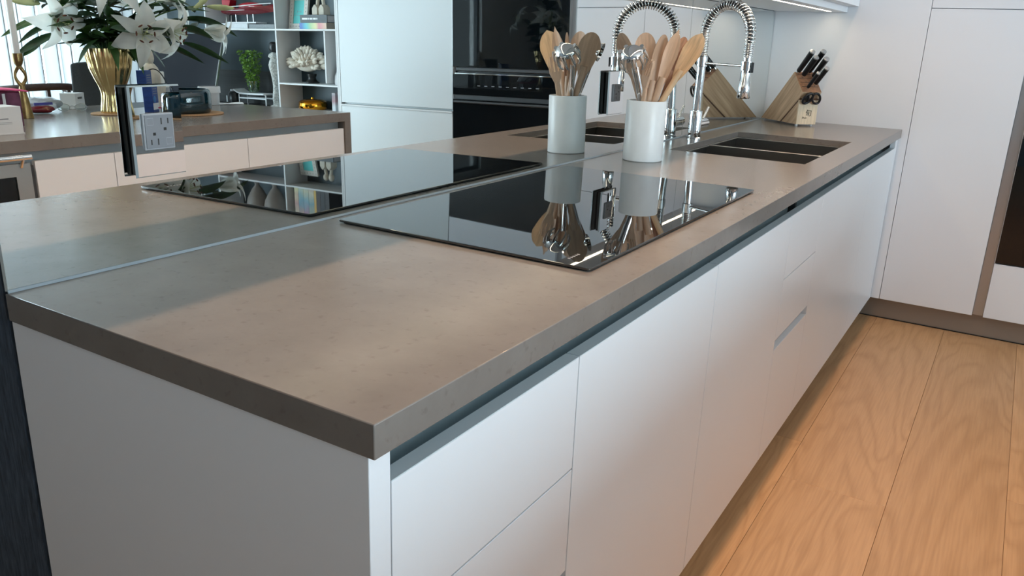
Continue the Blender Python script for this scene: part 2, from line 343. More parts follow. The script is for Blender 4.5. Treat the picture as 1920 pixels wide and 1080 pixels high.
# floor: a screed with real planks lying on it
floor = struct('floor', MB().box(XL, XR, YB, YW, -0.06, -0.012), walnut, 'wide oak plank floor')
PW = 0.2935; x_edge = 0.655
ncol0 = int(math.floor((XL - x_edge) / PW)); ncol1 = int(math.ceil((XR - x_edge) / PW))
rp = random.Random(3)
for c in range(ncol0, ncol1):
    xa, xb = x_edge + c * PW, x_edge + (c + 1) * PW
    if xb > XR - 0.002: xb = XR - 0.002
    if xa < XL + 0.002: xa = XL + 0.002
    if xb - xa < 0.02: continue
    y = 1.79 - 2.2 * 3 if c == 0 else YB - rp.uniform(0.2, 2.0)
    while y < YW:
        ya, yb = max(y, YB + 0.002), min(y + 2.2, YW - 0.002); y += 2.2
        if yb - ya < 0.05: continue
        g = 0.0004
        hx, hy, cx, cy = (xb - xa) / 2 - g, (yb - ya) / 2 - g, (xa + xb) / 2, (ya + yb) / 2
        e = 0.0008
        mbp = MB().add([(-hx, -hy, -0.012), (hx, -hy, -0.012), (hx, hy, -0.012), (-hx, hy, -0.012), (-hx, -hy, -e), (hx, -hy, -e), (hx, hy, -e), (-hx, hy, -e),
                        (-hx + e, -hy + e, 0), (hx - e, -hy + e, 0), (hx - e, hy - e, 0), (-hx + e, hy - e, 0)],
                       [(0, 1, 5, 4), (1, 2, 6, 5), (2, 3, 7, 6), (3, 0, 4, 7), (4, 5, 9, 8), (5, 6, 10, 9), (6, 7, 11, 10), (7, 4, 8, 11), (8, 9, 10, 11)])
        o = mbp.build('plank', oak, floor, local=True); o.location = (cx, cy, 0)
struct('ceiling', MB().box(XL, XR, YB, YW, ZC, ZC + 0.1), ceilw, 'plain white ceiling')
struct('wall_left', MB().box(-0.32, -0.017, 0.006, YW, 0.0, ZC), navy, 'partition wall covered in navy grasscloth behind the mirror')
struct('wall_far', MB().box(XL, XR + 0.2, YW, YW + 0.15, 0.0, ZC), wallw, 'painted wall behind tall cabinets')
struct('wall_back', MB().box(XL, XR, YB - 0.15, YB, 0.0, ZC), greyw, 'plain wall behind the viewer')
struct('wall_side', MB().box(XL - 0.15, XL, YB, YW, 0.0, ZC), greyw, 'plain wall at the far left of the room')
wr = MB().box(XR, XR + 0.2, YB, YW, 0.0, 0.06).box(XR, XR + 0.2, YB, YW, 2.30, ZC).box(XR, XR + 0.2, YB, -2.0, 0.06, 2.30).box(XR, XR + 0.2, YW - 0.08, YW, 0.06, 2.30)
struct('wall_right', wr, wallw, 'window wall')
n = 0
for (ya, yb) in ((-2.0, -0.57), (-0.57, 0.86), (0.86, 2.29), (2.29, 3.72)):
    n += 1
    wo = props(thing('window_%d' % n, None, None, (XR + 0.08, ya, 0.06)), kind='structure')
    wo['label'] = 'tall window of the bright window wall'
    fr_ = MB()
    for (a, b_, c_, d_) in ((ya, ya + 0.04, 0.06, 2.30), (yb - 0.04, yb, 0.06, 2.30), (ya + 0.04, yb - 0.04, 0.06, 0.11), (ya + 0.04, yb - 0.04, 2.25, 2.30)):
        fr_.box(XR + 0.05, XR + 0.11, a, b_, c_, d_)
    fr_.build('window_frame', darkgrey, wo)
    bx('pane', pane, wo, XR + 0.078, XR + 0.084, ya + 0.04, yb - 0.04, 0.11, 2.25)

# sheer curtains drawn over the corner window
def curtain(y0, y1, x, folds, amp, label, seed):
    rr = random.Random(seed); nn = folds * 12; vs = []; fs = []
    for k in range(nn + 1):
        t = k / nn; y = y0 + (y1 - y0) * t; ph = t * folds * 2 * math.pi
        a = amp * (0.75 + 0.25 * math.sin(ph * 0.37 + seed)); xx = x + a * math.sin(ph) + 0.012 * math.sin(ph * 0.43 + 1)
        for z, q in ((0.02, 1.15), (0.8, 1.05), (1.6, 0.95), (2.36, 0.8)):
            vs.append((x + (xx - x) * q, y + 0.015 * math.sin(ph * 2) * q, z))
    for k in range(nn):
        for j in range(3): fs.append((k * 4 + j, (k + 1) * 4 + j, (k + 1) * 4 + j + 1, k * 4 + j + 1))
    t = thing('curtain', label, 'curtain', (x, (y0 + y1) / 2, 0.0))
    MB().add(vs, fs).build('sheer', sheer, t, smooth=180)
    MB().cyl((x, y0, 2.372), (x, y1, 2.372), 0.008, n=10).build('curtain_rail', alu, t)
curtain(2.98, 3.76, 5.20, 7, 0.055, 'white sheer curtain in the corner beside the shelving', 1)
curtain(2.05, 2.96, 5.20, 8, 0.055, 'white sheer curtain behind the dining chairs', 2)

# recessed ceiling downlights
def downlight(x, y, power, label, col=(1.0, 0.62, 0.38)):
    t = thing('ceiling_downlight', label, 'lamp', (x, y, ZC), group='recessed ceiling downlights')
    MB().lathe([(0.030, -0.0005), (0.045, -0.0005), (0.045, -0.006), (0.034, -0.006), (0.030, -0.0005)], (x, y, ZC), 24, capb=False, capt=False).build('trim_ring', whitepl, t, smooth=40)
    MB().cyl((x, y, ZC - 0.0035), (x, y, ZC - 0.0005), 0.029, n=20).build('lens', lampm, t)
    l = bpy.data.lights.new('downlight', 'SPOT'); l.energy = power; l.color = col; l.spot_size = R(100); l.spot_blend = 0.6; l.shadow_soft_size = 0.022
    o = bpy.data.objects.new('spot', l); COL.objects.link(o); o.location = (0, 0, -0.02); o.parent = t
DL = 42.0
for i, y in enumerate((0.25, 1.10, 1.95, 2.75)):
    downlight(0.622, y, DL * (1, 1, 0.95, 0.6)[i], ['recessed downlight over the near worktop end', 'recessed downlight over the cooktop', 'recessed downlight over the utensil crock', 'recessed downlight over the sink'][i])
for i, (x, y) in enumerate(((2.25, 0.60), (2.25, 1.70))):  # two unseen lamps added to brighten the island top and lilies
    downlight(x, y, DL * 0.4, ['added unseen downlight over the white carton on the island', 'added unseen downlight over the lily vase'][i], (1.0, 0.86, 0.70))

# =================================================================== PENINSULA
# worktop with sink cut-out
SX0, SX1, SY0, SY1 = 0.100, 0.537, 2.060, 2.822
Z0 = H - 0.0215
def slab(xs, ys, bottom, z1):
    """slab of cells; bottom(i, j) gives each cell's underside or None for a hole"""
    nx, ny = len(xs) - 1, len(ys) - 1; m = MB()
    def q(*v): m.add(v, [(0, 1, 2, 3)])
    B = lambda i, j: bottom(i, j) if 0 <= i < nx and 0 <= j < ny else None
    for i in range(nx):
        for j in range(ny):
            z0 = B(i, j)
            if z0 is None: continue
            x0, x1_, y0, y1 = xs[i], xs[i + 1], ys[j], ys[j + 1]
            q((x0, y0, z1), (x1_, y0, z1), (x1_, y1, z1), (x0, y1, z1)); q((x0, y1, z0), (x1_, y1, z0), (x1_, y0, z0), (x0, y0, z0))
            for di, dj, pa, pb in ((-1, 0, (x0, y1), (x0, y0)), (1, 0, (x1_, y0), (x1_, y1)), (0, -1, (x0, y0), (x1_, y0)), (0, 1, (x1_, y1), (x0, y1))):
                zn = B(i + di, j + dj); top = z1 if zn is None else zn
                if top > z0 + 1e-6: q((*pa, z0), (*pb, z0), (*pb, top), (*pa, top))
    bm = bmesh.new(); V = [bm.verts.new(v) for v in m.v]
    for f in m.f: bm.faces.new([V[k] for k in f])
    bmesh.ops.remove_doubles(bm, verts=bm.verts, dist=1e-5); bmesh.ops.recalc_face_normals(bm, faces=bm.faces)
    bmesh.ops.dissolve_limit(bm, angle_limit=0.01, verts=bm.verts, edges=bm.edges)
    r = MB(); bm.verts.ensure_lookup_table(); bm.verts.index_update()
    r.add([v.co for v in bm.verts], [tuple(v.index for v in f.verts) for f in bm.faces]); bm.free(); return r
xs, ys = [0.0, SX0, SX1, W - 0.022, W], [0.0, 0.022, SY0, SY1, L - 0.001]
m_ = slab(xs, ys, lambda i, j: None if (i == 1 and j == 2) else (H - 0.037 if (i == 3 or j == 0) else Z0), H)
wt = single(m_, 'worktop', stone, 'long grey-brown quartz worktop with sink cut-out along the mirror', 'worktop', bevel=0.0012)

# end panel and base cabinets
single(MB().box(0.0, XF, 0.003, 0.034, 0.0, H - 0.0375), 'end_panel', white, 'plain white side panel closing the near end of the base cabinets', 'panel', bevel=0.001)
ZB, ZT = 0.106, 0.8217
def front(parent, name, ya, yb, za, zb, pull_top=False, slot=None, g=0.0012):
    m = MB()
    o = MB().box(XF - 0.021, XF, ya + g, yb - g, za + g, zb - (0 if pull_top else g)).build(name, white, parent, bevel=0.0008)
    if pull_top:
        MB().box(XF - 0.0208, XF - 0.0006, ya + g + 0.0005, yb - g - 0.0005, zb, zb + 0.0012).build('top_edge', pull, o)  # grey strip paints the overhang's shade on the white front's top
    return o
def base_cab(label, ya, yb, seams, slot=None, drawer=True):
    t = thing('base_cabinet', label, 'cabinet', (0.3, (ya + yb) / 2, 0.0), group='base cabinets under the worktop')
    b = MB()
    zt = 0.785 if yb < 2.03 else 0.60
    b.box(0.02, XF - 0.0225, ya + 0.001, ya + 0.017, ZB, zt).box(0.02, XF - 0.0225, yb - 0.017, yb - 0.001, ZB, zt).box(0.02, XF - 0.0225, ya + 0.017, yb - 0.017, ZB, ZB + 0.016)
    b.box(0.02, 0.03, ya + 0.017, yb - 0.017, ZB + 0.016, zt).build('carcass', white, t)
    for q, (x, y) in enumerate(((0.10, ya + 0.06), (0.10, yb - 0.06), (0.45, ya + 0.06), (0.45, yb - 0.06))):
        MB().cyl((x, y, 0.0), (x, y, ZB), 0.018, n=10).build('foot', blackp, t)
    for i in range(len(seams) - 1):
        za, zb = seams[i], seams[i + 1]
        if slot and abs(zb - slot[0]) < 1e-6:
            # lower drawer whose top edge is lowered into a finger slot
            g = 0.0012
            d = MB().box(XF - 0.021, XF, ya + g, yb - g, za + g, slot[1]).build('drawer', white, t, bevel=0.0008)
            MB().box(XF - 0.0205, XF - 0.0165, ya + 0.002, yb - 0.002, slot[1], zb - 0.0015).build('grip_recess', alu, d)
        else:
            front(t, 'drawer' if drawer else 'door', ya, yb, za, zb, pull_top=(i == len(seams) - 2))
    return t
SEAM = [ZB, 0.474, 0.648, ZT]
base_cab('narrow white three-drawer base cabinet nearest the end panel', 0.0345, 0.436, SEAM, slot=(0.474, 0.446))
base_cab('white base cabinet with one door under the near half of the cooktop', 0.436, 1.038, [ZB, ZT], drawer=False)
base_cab('white base cabinet with one door under the far half of the cooktop', 1.038, 1.637, [ZB, ZT], drawer=False)
base_cab('narrow white drawer cabinet with a finger slot between cooktop and sink', 1.637, 2.020, SEAM, slot=(0.474, 0.446))
base_cab('white base cabinet with one door under the sink', 2.020, 2.900, [ZB, ZT], drawer=False)
base_cab('white base cabinet with one door nearest the tall cabinets', 2.900, 3.490, [ZB, ZT], drawer=False)
single(MB().box(XF - 0.021, XF, 3.4915, L - 0.002, ZB, H - 0.0375), 'filler_strip', white, 'narrow white filler strip between base cabinets and tall panel', 'panel', bevel=0.0006)
# channel behind the finger pulls
ch = thing('finger_channel', 'dark grey aluminium channel running under the worktop edge', 'channel', (0.56, 0.0345, ZT))
MB().box(XF - 0.052, XF - 0.048, 0.0345, 3.490, 0.790, H - 0.0375).box(XF - 0.048, XF - 0.0225, 0.0345, 3.490, 0.790, 0.794).build('profile', channel, ch)
bx('end_cap', blackp, ch, XF - 0.0478, XF - 0.030, 1.786, 1.806, 0.80, H - 0.038)
pl = thing('plinth', 'bronze-grey plinth recessed below the white base cabinets', 'plinth', (0.55, 1.76, 0.0))
MB().box(0.545, 0.560, 0.036, L + 0.045, 0.001, ZB - 0.001).build('plinth_board', plinthm, pl)

# cooktop
CX0, CX1, CY0, CY1 = 0.0356, 0.5542, 0.573, 1.4613
ck = thing('induction_cooktop', 'black glass induction cooktop set on the worktop by the mirror', 'cooktop', (0.295, 1.017, H))
def rrect(x0, x1, y0, y1, r, n=5):
    p = []
    for cx, cy, a0 in ((x1 - r, y1 - r, 0), (x0 + r, y1 - r, 90), (x0 + r, y0 + r, 180), (x1 - r, y0 + r, 270)):
        for k in range(n + 1):
            a = R(a0 + 90 * k / n); p.append((cx + r * math.cos(a), cy + r * math.sin(a)))
    return p
MB().prism(rrect(CX0, CX1, CY0, CY1, 0.006), lambda a, b, t: (a, b, t), H + 0.0025, H + 0.0068).build('glass_plate', blackglass, ck, smooth=40, bevel=0.0009)
MB().prism(rrect(CX0 + 0.006, CX1 - 0.006, CY0 + 0.006, CY1 - 0.006, 0.006), lambda a, b, t: (a, b, t), H + 0.0002, H + 0.0025).build('seal', blackp, ck)
for k in range(5): bx('control_mark', inkgrey, ck, CX1 - 0.055, CX1 - 0.050, CY0 + 0.030 + k * 0.008, CY0 + 0.034 + k * 0.008, H + 0.0068, H + 0.00685)

# sink
sk = thing('double_sink', 'undermounted brushed steel double bowl sink below the spring faucet', 'sink', ((SX0 + SX1) / 2, (SY0 + SY1) / 2, Z0 - 0.2))
def bowl(ya, yb, zb, name):
    x0, x1, e = SX0 - 0.004, SX1 + 0.004, 0.0015; zt = Z0 - 0.0006
    m = MB()
    m.box(x0 - e, x0, ya, yb, zb, zt).box(x1, x1 + e, ya, yb, zb, zt).box(x0, x1, ya, ya + e, zb, zt).box(x0, x1, yb - e, yb, zb, zt).box(x0 - e, x1 + e, ya, yb, zb - e, zb)
    o = m.build(name, sinksteel, sk)
    cx, cy = (x0 + x1) / 2, (ya + yb) / 2
    MB().lathe([(0.0, 0.001), (0.02, 0.001), (0.03, 0.003), (0.045, 0.004), (0.047, 0.0)], (cx, cy, zb), 24, capb=False, capt=False).build('drain', chrome, o, smooth=50)
    return o
YD = 2.475
bowl(SY0 - 0.004, YD - 0.012, 0.690, 'near_bowl'); bowl(YD + 0.012, SY1 + 0.004, 0.690, 'far_bowl')
brightsteel = mat('highlight steel edge', (0.74, 0.71, 0.67), 0.32, 0.75, bump=(200, 0.03))  # steel paled so the sink rim and divider carry a painted highlight
MB().box(SX0 - 0.003, SX1 + 0.003, YD - 0.0119, YD + 0.0119, Z0 - 0.030, Z0 - 0.0012).build('divider', brightsteel, sk, bevel=0.003)
for (x0, x1, y0, y1) in ((SX0 - 0.003, SX0 + 0.0035, SY0 + 0.004, SY1 - 0.004), (SX1 - 0.0035, SX1 + 0.003, SY0 + 0.004, SY1 - 0.004), (SX0, SX1, SY0 - 0.002, SY0 + 0.0035), (SX0, SX1, SY1 - 0.0045, SY1 + 0.002)):
    MB().box(x0, x1, y0, y1, Z0 - 0.0035, Z0 - 0.0008).build('rim_strip', brightsteel, sk)  # thin steel lip, its pale colour stands for the rim highlight

# spring faucet
FX, FY = 0.048, 2.440
fa = thing('spring_faucet', 'chrome spring faucet with pull-down spray head behind the sink', 'faucet', (FX, FY, H), R(-25.6))
MB().lathe([(0.026, 0.0), (0.026, 0.004), (0.0235, 0.006), (0.0235, 0.098), (0.022, 0.102), (0.012, 0.1025)], (FX, FY, H), 28).build('base', chrome, fa, smooth=40)
MB().cyl((FX, FY, H + 0.1), (FX + 0.004, FY, 1.19), 0.0150, n=24).build('post', chrome, fa, smooth=40)
MB().lathe([(0.0155, 0), (0.0190, 0.002), (0.0190, 0.036), (0.0155, 0.038)], (FX + 0.004, FY, 1.158), 24).build('collar', chrome, fa, smooth=40)
px, ar, zc = FX + 0.004, 0.1055, 1.2670
path = [(px, FY, 1.196 + (zc - 1.196) * k / 12) for k in range(12)]
path += [(px + ar - ar * math.cos(math.pi * k / 40), FY, zc + ar * math.sin(math.pi * k / 40)) for k in range(41)]
path += [(px + 2 * ar, FY, zc - 0.068 * k / 12) for k in range(1, 13)]
def resample(path, n):
    P = [Vector(p) for p in path]; d = [0]
    for i in range(1, len(P)): d.append(d[-1] + (P[i] - P[i - 1]).length)
    out = []; j = 0
    for k in range(n):
        s = d[-1] * k / (n - 1)
        while j < len(P) - 2 and d[j + 1] < s: j += 1
        u = (s - d[j]) / max(1e-9, d[j + 1] - d[j]); out.append(P[j].lerp(P[j + 1], u))
    return out, d[-1]
P, plen = resample(path, 400)
MB().tube(P[::8], 0.0085, 10).build('hose', darkgrey, fa, smooth=60)
coil = []; turns = 0.0; yv = Vector((0, 1, 0)); NS = 1500
PP, _ = resample(path, NS)
for k in range(NS):
    t = k / (NS - 1)
    d = (PP[min(k + 1, NS - 1)] - PP[max(k - 1, 0)]).normalized(); nn = d.cross(yv).normalized()
    tight = t < 0.20 or t > 0.90
    turns += (1 / 0.0055 if tight else 1 / 0.0112) * plen / NS
    rr = 0.0172 if not tight else 0.0155
    a = turns * 2 * math.pi; coil.append(PP[k] + (nn * math.cos(a) + yv * math.sin(a)) * rr)
MB().tube(coil, 0.0023, 6).build('spring', chrome, fa, smooth=60)
hx = px + 2 * ar
MB().lathe([(0.013, 0.004), (0.013, -0.03), (0.0160, -0.032), (0.0160, -0.078), (0.0190, -0.083), (0.0225, -0.133), (0.0205, -0.136), (0.0, -0.136)][::-1], (hx, FY, 1.199), 24).build('spray_head', chrome, fa, smooth=40)
MB().box(hx + 0.0207, hx + 0.026, FY - 0.006, FY + 0.006, 1.150, 1.184).build('hose_clip', blackp, fa, bevel=0.001)
MB().box(hx - 0.0195, hx - 0.0155, FY - 0.006, FY + 0.006, 1.120, 1.150).build('spray_button', blackp, fa, bevel=0.001)
MB().cyl((px + 0.010, FY, 1.171), (hx - 0.012, FY, 1.171), 0.0045, n=14).build('support_arm', chrome, fa, smooth=40)
MB().lathe([(0.0162, 0), (0.0205, 0.001), (0.0205, 0.030), (0.0162, 0.031)], (hx, FY, 1.156), 24, capb=False, capt=False).build('docking_ring', chrome, fa, smooth=40)
hdir = Vector((-math.sin(R(25.6)), math.cos(R(25.6)), 0)); F0 = Vector((FX, FY, 0))      # lever side, straight along the worktop
hd = MB().cyl(F0 + hdir * 0.018 + Vector((0, 0, H + 0.050)), F0 + hdir * 0.112 + Vector((0, 0, H + 0.050)), 0.0175, n=24).build('handle', chrome, fa, smooth=40)
MB().cyl(F0 + hdir * 0.085 + Vector((0, 0, H + 0.066)), F0 + hdir * 0.135 + Vector((0, 0, H + 0.106)), 0.0045, n=12).build('lever', chrome, hd, smooth=40)

# mirror splashback, two sheets leaning back very slightly
def mirror(ya, yb, label):
    t = thing('mirror_panel', label, 'mirror', (0, (ya + yb) / 2, H))
    z0, z1, k, th = H + 0.0015, 1.3935, 0.0112, 0.005
    x0, x1 = -0.0112 * (z0 - H), -0.0112 * (z1 - H); e = 0.0012
    m = MB().add([(x0, ya + e, z0), (x0, yb - e, z0), (x1, yb - e, z1), (x1, ya + e, z1), (x0 - th, ya, z0), (x0 - th, yb, z0), (x1 - th, yb, z1), (x1 - th, ya, z1)],
                 [(0, 1, 2, 3), (7, 6, 5, 4), (0, 4, 5, 1), (2, 6, 7, 3)])
    m.build('silvered_sheet', mirrorm, t)
    for yy, ye in ((ya, ya + e), (yb, yb - e)):
        MB().add([(x0, ye, z0), (x0 - th, yy, z0), (x1 - th, yy, z1), (x1, ye, z1)], [(0, 1, 2, 3)]).build('polished_edge', glassedge, t)
mirror(0.003, 2.4405, 'long mirror splashback sheet behind the cooktop')
mirror(2.4425, L - 0.003, 'shorter mirror splashback sheet behind the faucet and knife block')
bead = [(0.0004, 0.0), (0.0034, 0.0), (0.0022, 0.0022), (0.0004, 0.0036)]
props(MB().prism(bead, lambda a, b, t: (a, t, H + 0.0003 + b), 0.003, L - 0.003).build('trim_1', silicone, None, smooth=50), 'pale silicone bead along the foot of the mirror', None, kind='structure')

# outlets standing proud of the mirror
def outlet(ya, yb, za, zb, label, k=0.0):
    t = thing('power_outlet', label, 'outlet', (0.0, (ya + yb) / 2, (za + zb) / 2), group='outlets on the mirror')
    zc = (za + zb) / 2; xm = -0.0112 * (zc - H)
    bx('back_box', blackp, t, xm + 0.003, xm + 0.0125, ya + 0.0035, yb - 0.0035, za + 0.0035, zb - 0.0035)
    X = xm + 0.013
    tk = k
    def P(x, y, z): return (x - tk * (z - zc), y, z)
    th, e = 0.004, 0.0020
    m = MB().add([P(X + th, ya + e, za + e), P(X + th, yb - e, za + e), P(X + th, yb - e, zb - e), P(X + th, ya + e, zb - e)], [(0, 1, 2, 3)])
    pt = m.build('mirror_plate', platem, t)
    MB().add([P(X, ya, za), P(X, yb, za), P(X, yb, zb), P(X, ya, zb), P(X + th, ya + e, za + e), P(X + th, yb - e, za + e), P(X + th, yb - e, zb - e), P(X + th, ya + e, zb - e)],
             [(0, 1, 5, 4), (1, 2, 6, 5), (2, 3, 7, 6), (3, 0, 4, 7)]).build('plate_edge', glassedge, pt)
    cy = (ya + yb) / 2 - 0.002; sy, sz = 0.0245, 0.0255; xf = X + th
    rc = MB().box(xf + 0.0002, xf + 0.0035, cy - sy, cy + sy, zc - sz, zc + sz).build('socket_frame', mat('pale grey plastic', (0.30, 0.31, 0.33), 0.35, bump=(200, 0.02)), t, bevel=0.0008)
    bx('socket_face', greyplast, rc, xf + 0.0035, xf + 0.0048, cy - sy + 0.002, cy + sy - 0.002, zc - sz + 0.002, zc + sz - 0.002, bevel=0.0004)
    xs_ = xf + 0.0048
    def slot(y, z, hy, hz, nm='slot', mt=inkblack): bx(nm, mt, rc, xs_, xs_ + 0.0003, y - hy, y + hy, z - hz, z + hz)
    for s in (1, -1):
        slot(cy + s * 0.0035, zc + s * 0.0145, 0.0008, 0.0045); slot(cy + s * 0.0145, zc + s * 0.0145, 0.0008, 0.0037)
        slot(cy + s * 0.009, zc + s * 0.0032, 0.0022, 0.0020, 'ground_hole')
        sq = MB()
        for (a, b_, c_, d_) in ((-0.005, 0.005, 0.0046, 0.005), (-0.005, 0.005, -0.005, -0.0046), (-0.005, -0.0046, -0.0046, 0.0046), (0.0046, 0.005, -0.0046, 0.0046)):
            sq.box(xs_, xs_ + 0.0002, cy - s * 0.0145 + a, cy - s * 0.0145 + b_, zc + s * 0.0145 + c_, zc + s * 0.0145 + d_)
        sq.build('shutter_outline', inkgrey, rc)
outlet(0.193, 0.276, 1.028, 1.157, 'grey duplex outlet on a mirrored plate near the left end of the mirror', 0.0147)
outlet(1.746, 1.852, 1.024, 1.152, 'grey duplex outlet on a mirrored plate behind the utensil crock', 0.0112)

# upper cabinets with lit underside
ls = thing('light_shelf', 'white under-cabinet shelf with a glowing strip above the sink', 'shelf', (0.157, 1.78, 1.395))
MB().box(0.001, 0.244, 0.003, L - 0.002, 1.395, 1.4195).box(0.259, 0.314, 0.003, L - 0.002, 1.395, 1.4195).box(0.244, 0.259, 0.003, L - 0.002, 1.402, 1.4195).box(0.244, 0.259, L - 0.062, L - 0.002, 1.395, 1.402).build('board', white, ls)
bx('led_strip', ledm, ls, 0.2455, 0.2575, 0.05, L - 0.064, 1.397, 1.4015)
for i, (ya, yb) in enumerate(((0.003, 0.892), (0.892, 1.781), (1.781, 2.670), (2.670, L - 0.002))):
    t = thing('wall_cabinet', ['white wall cabinet over the near end of the worktop', 'white wall cabinet over the cooktop', 'white wall cabinet over the utensil crock', 'white wall cabinet over the sink and knife block'][i], 'cabinet', (0.17, (ya + yb) / 2, 1.42), group='wall cabinets over the worktop')
    bx('carcass', white, t, -0.012, 0.338, ya + 0.0005, yb - 0.0005, 1.4202, 2.385)
    bx('door', white, t, 0.340, 0.360, ya + 0.0015, yb - 0.0015, 1.4205, 2.383, bevel=0.0008)

# =================================================================== TALL CABINET WALL
YT = L; DB = YW - 0.004
def tall(name, label, cat, xa, xb, **k): return thing(name, label, cat, ((xa + xb) / 2, YT + 0.1, 0.0), **k)
single(MB().box(-0.012, 0.6525, YT, YT + 0.02, ZB, 2.39), 'cover_panel', tallwhite, 'tall white cover panel at the corner behind the knife block', 'panel', bevel=0.0006)
t = tall('tall_cabinet', 'tall white cabinet with one long door beside the ovens', 'cabinet', 0.654, 1.044)
bx('carcass', tallwhite, t, 0.656, 1.042, YT + 0.0215, DB, ZB, 2.39)
bx('door', tallwhite, t, 0.6545, 1.0445, YT, YT + 0.021, ZB, 1.4165, bevel=0.0008)
bx('upper_door', tallwhite, t, 0.6545, 1.0445, YT, YT + 0.021, 1.4195, 2.385, bevel=0.0008)
props(MB().box(1.046, 1.0865, YT + 0.024, YT + 0.030, ZB, 2.39).build('trim_2', alu, None), 'recessed vertical aluminium grip profile beside the ovens', None, kind='structure')
OX0, OX1 = 1.0875, 1.866
t = tall('oven_housing', 'white tall housing cabinet around the black ovens', 'cabinet', OX0, OX1)
MB().box(OX0, OX0 + 0.003, YT + 0.024, DB, ZB, 2.39).box(OX1 - 0.003, OX1, YT + 0.004, DB, ZB, 2.39).box(OX0 + 0.003, OX1 - 0.003, DB - 0.01, DB, ZB, 2.39).build('carcass', tallwhite, t)
bx('drawer', tallwhite, t, OX0 + 0.001, OX1 - 0.0015, YT, YT + 0.021, ZB, 0.357, bevel=0.0008)
bx('upper_door', tallwhite, t, OX0 + 0.001, OX1 - 0.0015, YT, YT + 0.021, 1.722, 2.385, bevel=0.0008)
o = tall('wall_oven', 'black glass lower wall oven with slim handle and control strip', 'oven', OX0, OX1); o.location.z = 0.36
bx('oven_body', blackp, o, OX0 + 0.004, OX1 - 0.004, YT + 0.024, DB - 0.012, 0.364, 1.068)
bx('oven_door', ovenglass, o, OX0 + 0.002, OX1 - 0.003, YT - 0.004, YT + 0.020, 0.362, 0.905, bevel=0.001)
bx('vent_slot', darkgrey, o, OX0 + 0.004, OX1 - 0.004, YT + 0.004, YT + 0.020, 0.906, 0.930)
hnd = MB().cyl((OX0 + 0.03, YT - 0.034, 0.893), (OX1 - 0.03, YT - 0.034, 0.893), 0.0075, n=14)
hnd.build('handle', darkgrey, o, smooth=40)
for x in (OX0 + 0.06, OX1 - 0.06): MB().cyl((x, YT - 0.004, 0.893), (x, YT - 0.030, 0.893), 0.005, n=10).build('handle_post', darkgrey, o)
cp = bx('control_panel', ovenglass, o, OX0 + 0.002, OX1 - 0.003, YT - 0.002, YT + 0.020, 0.931, 1.050, bevel=0.001)
bx('trim_bar', chrome, o, OX0 + 0.045, OX1 - 0.02, YT - 0.010, YT + 0.0, 1.0515, 1.058, bevel=0.001)
for k in range(9): bx('control_mark', inkgrey, cp, OX0 + 0.18 + k * 0.05, OX0 + 0.20 + k * 0.05, YT - 0.0024, YT - 0.0021, 0.985, 0.989)
o = tall('steam_oven', 'black glass upper oven beside the white refrigerator', 'oven', OX0, OX1); o.location.z = 1.09
bx('oven_body', blackp, o, OX0 + 0.004, OX1 - 0.004, YT + 0.024, DB - 0.012, 1.0895, 1.718)
bx('oven_door', ovenglass, o, OX0 + 0.002, OX1 - 0.003, YT - 0.004, YT + 0.020, 1.093, 1.718, bevel=0.001)
bx('handle', darkgrey, o, OX0 + 0.03, OX1 - 0.04, YT - 0.024, YT - 0.0045, 1.071, 1.090, bevel=0.003)
bx('side_strip', alu, o, OX0 - 0.0006, OX0 + 0.0018, YT + 0.0, YT + 0.023, 1.093, 1.718)
FX0, FX1 = 1.869, 2.776
t = tall('refrigerator', 'wide white panelled refrigerator with large door over a freezer drawer', 'refrigerator', FX0, FX1)
fridgew = mat('cool white lacquer', (0.72, 0.755, 0.765), 0.36, bump=(900, 0.02))
bx('cabinet', fridgew, t, FX0 + 0.001, FX1 - 0.001, YT + 0.024, DB, ZB, 2.39)
bx('door', fridgew, t, FX0 + 0.001, FX1 - 0.002, YT, YT + 0.022, 0.8415, 2.385, bevel=0.001)
dd = bx('freezer_drawer', fridgew, t, FX0 + 0.001, FX1 - 0.002, YT, YT + 0.022, ZB, 0.818, bevel=0.001)
MB().prism([(YT - 0.006, 0.819), (YT + 0.022, 0.819), (YT + 0.022, 0.831), (YT - 0.006, 0.829)], lambda a, b, tt: (tt, a, b), FX0 + 0.001, FX1 - 0.002).build('grip_ledge', shelfw, dd)
bx('edge_strip', alu, t, FX0 - 0.0018, FX0 + 0.0008, YT - 0.001, YT + 0.023, 0.8415, 2.385)
single(MB().box(2.7775, 2.793, YT + 0.0, DB, 0.0, 2.39), 'side_panel', shelfw, 'white side panel between refrigerator and open shelving', 'panel', bevel=0.0006)
props(MB().box(-0.012, 2.776, YT + 0.05, YT + 0.062, 0.001, ZB - 0.001).build('baseboard_far', plinthm, None), 'bronze-grey plinth under the tall cabinets', None, kind='structure')
props(MB().box(0.5605, 2.776, YT + 0.0445, YT + 0.0498, 0.0005, 0.004).build('trim_3', blackp, None), 'dark joint between plinth and floor', None, kind='structure')

# =================================================================== UTENSIL CROCK
CRX, CRY = 0.129, 1.768
cr = thing('utensil_crock', 'white marble crock full of wooden spoons between cooktop and sink', 'crock', (CRX, CRY, H))
MB().lathe([(0.0, 0.0), (0.0565, 0.0), (0.0585, 0.002), (0.0585, 0.172), (0.0575, 0.174), (0.0515, 0.174), (0.0505, 0.172), (0.0505, 0.012), (0.0, 0.012)], (CRX, CRY, H + 0.0002), 48, capb=False, capt=False).build('marble_cylinder', marble, cr, smooth=40)

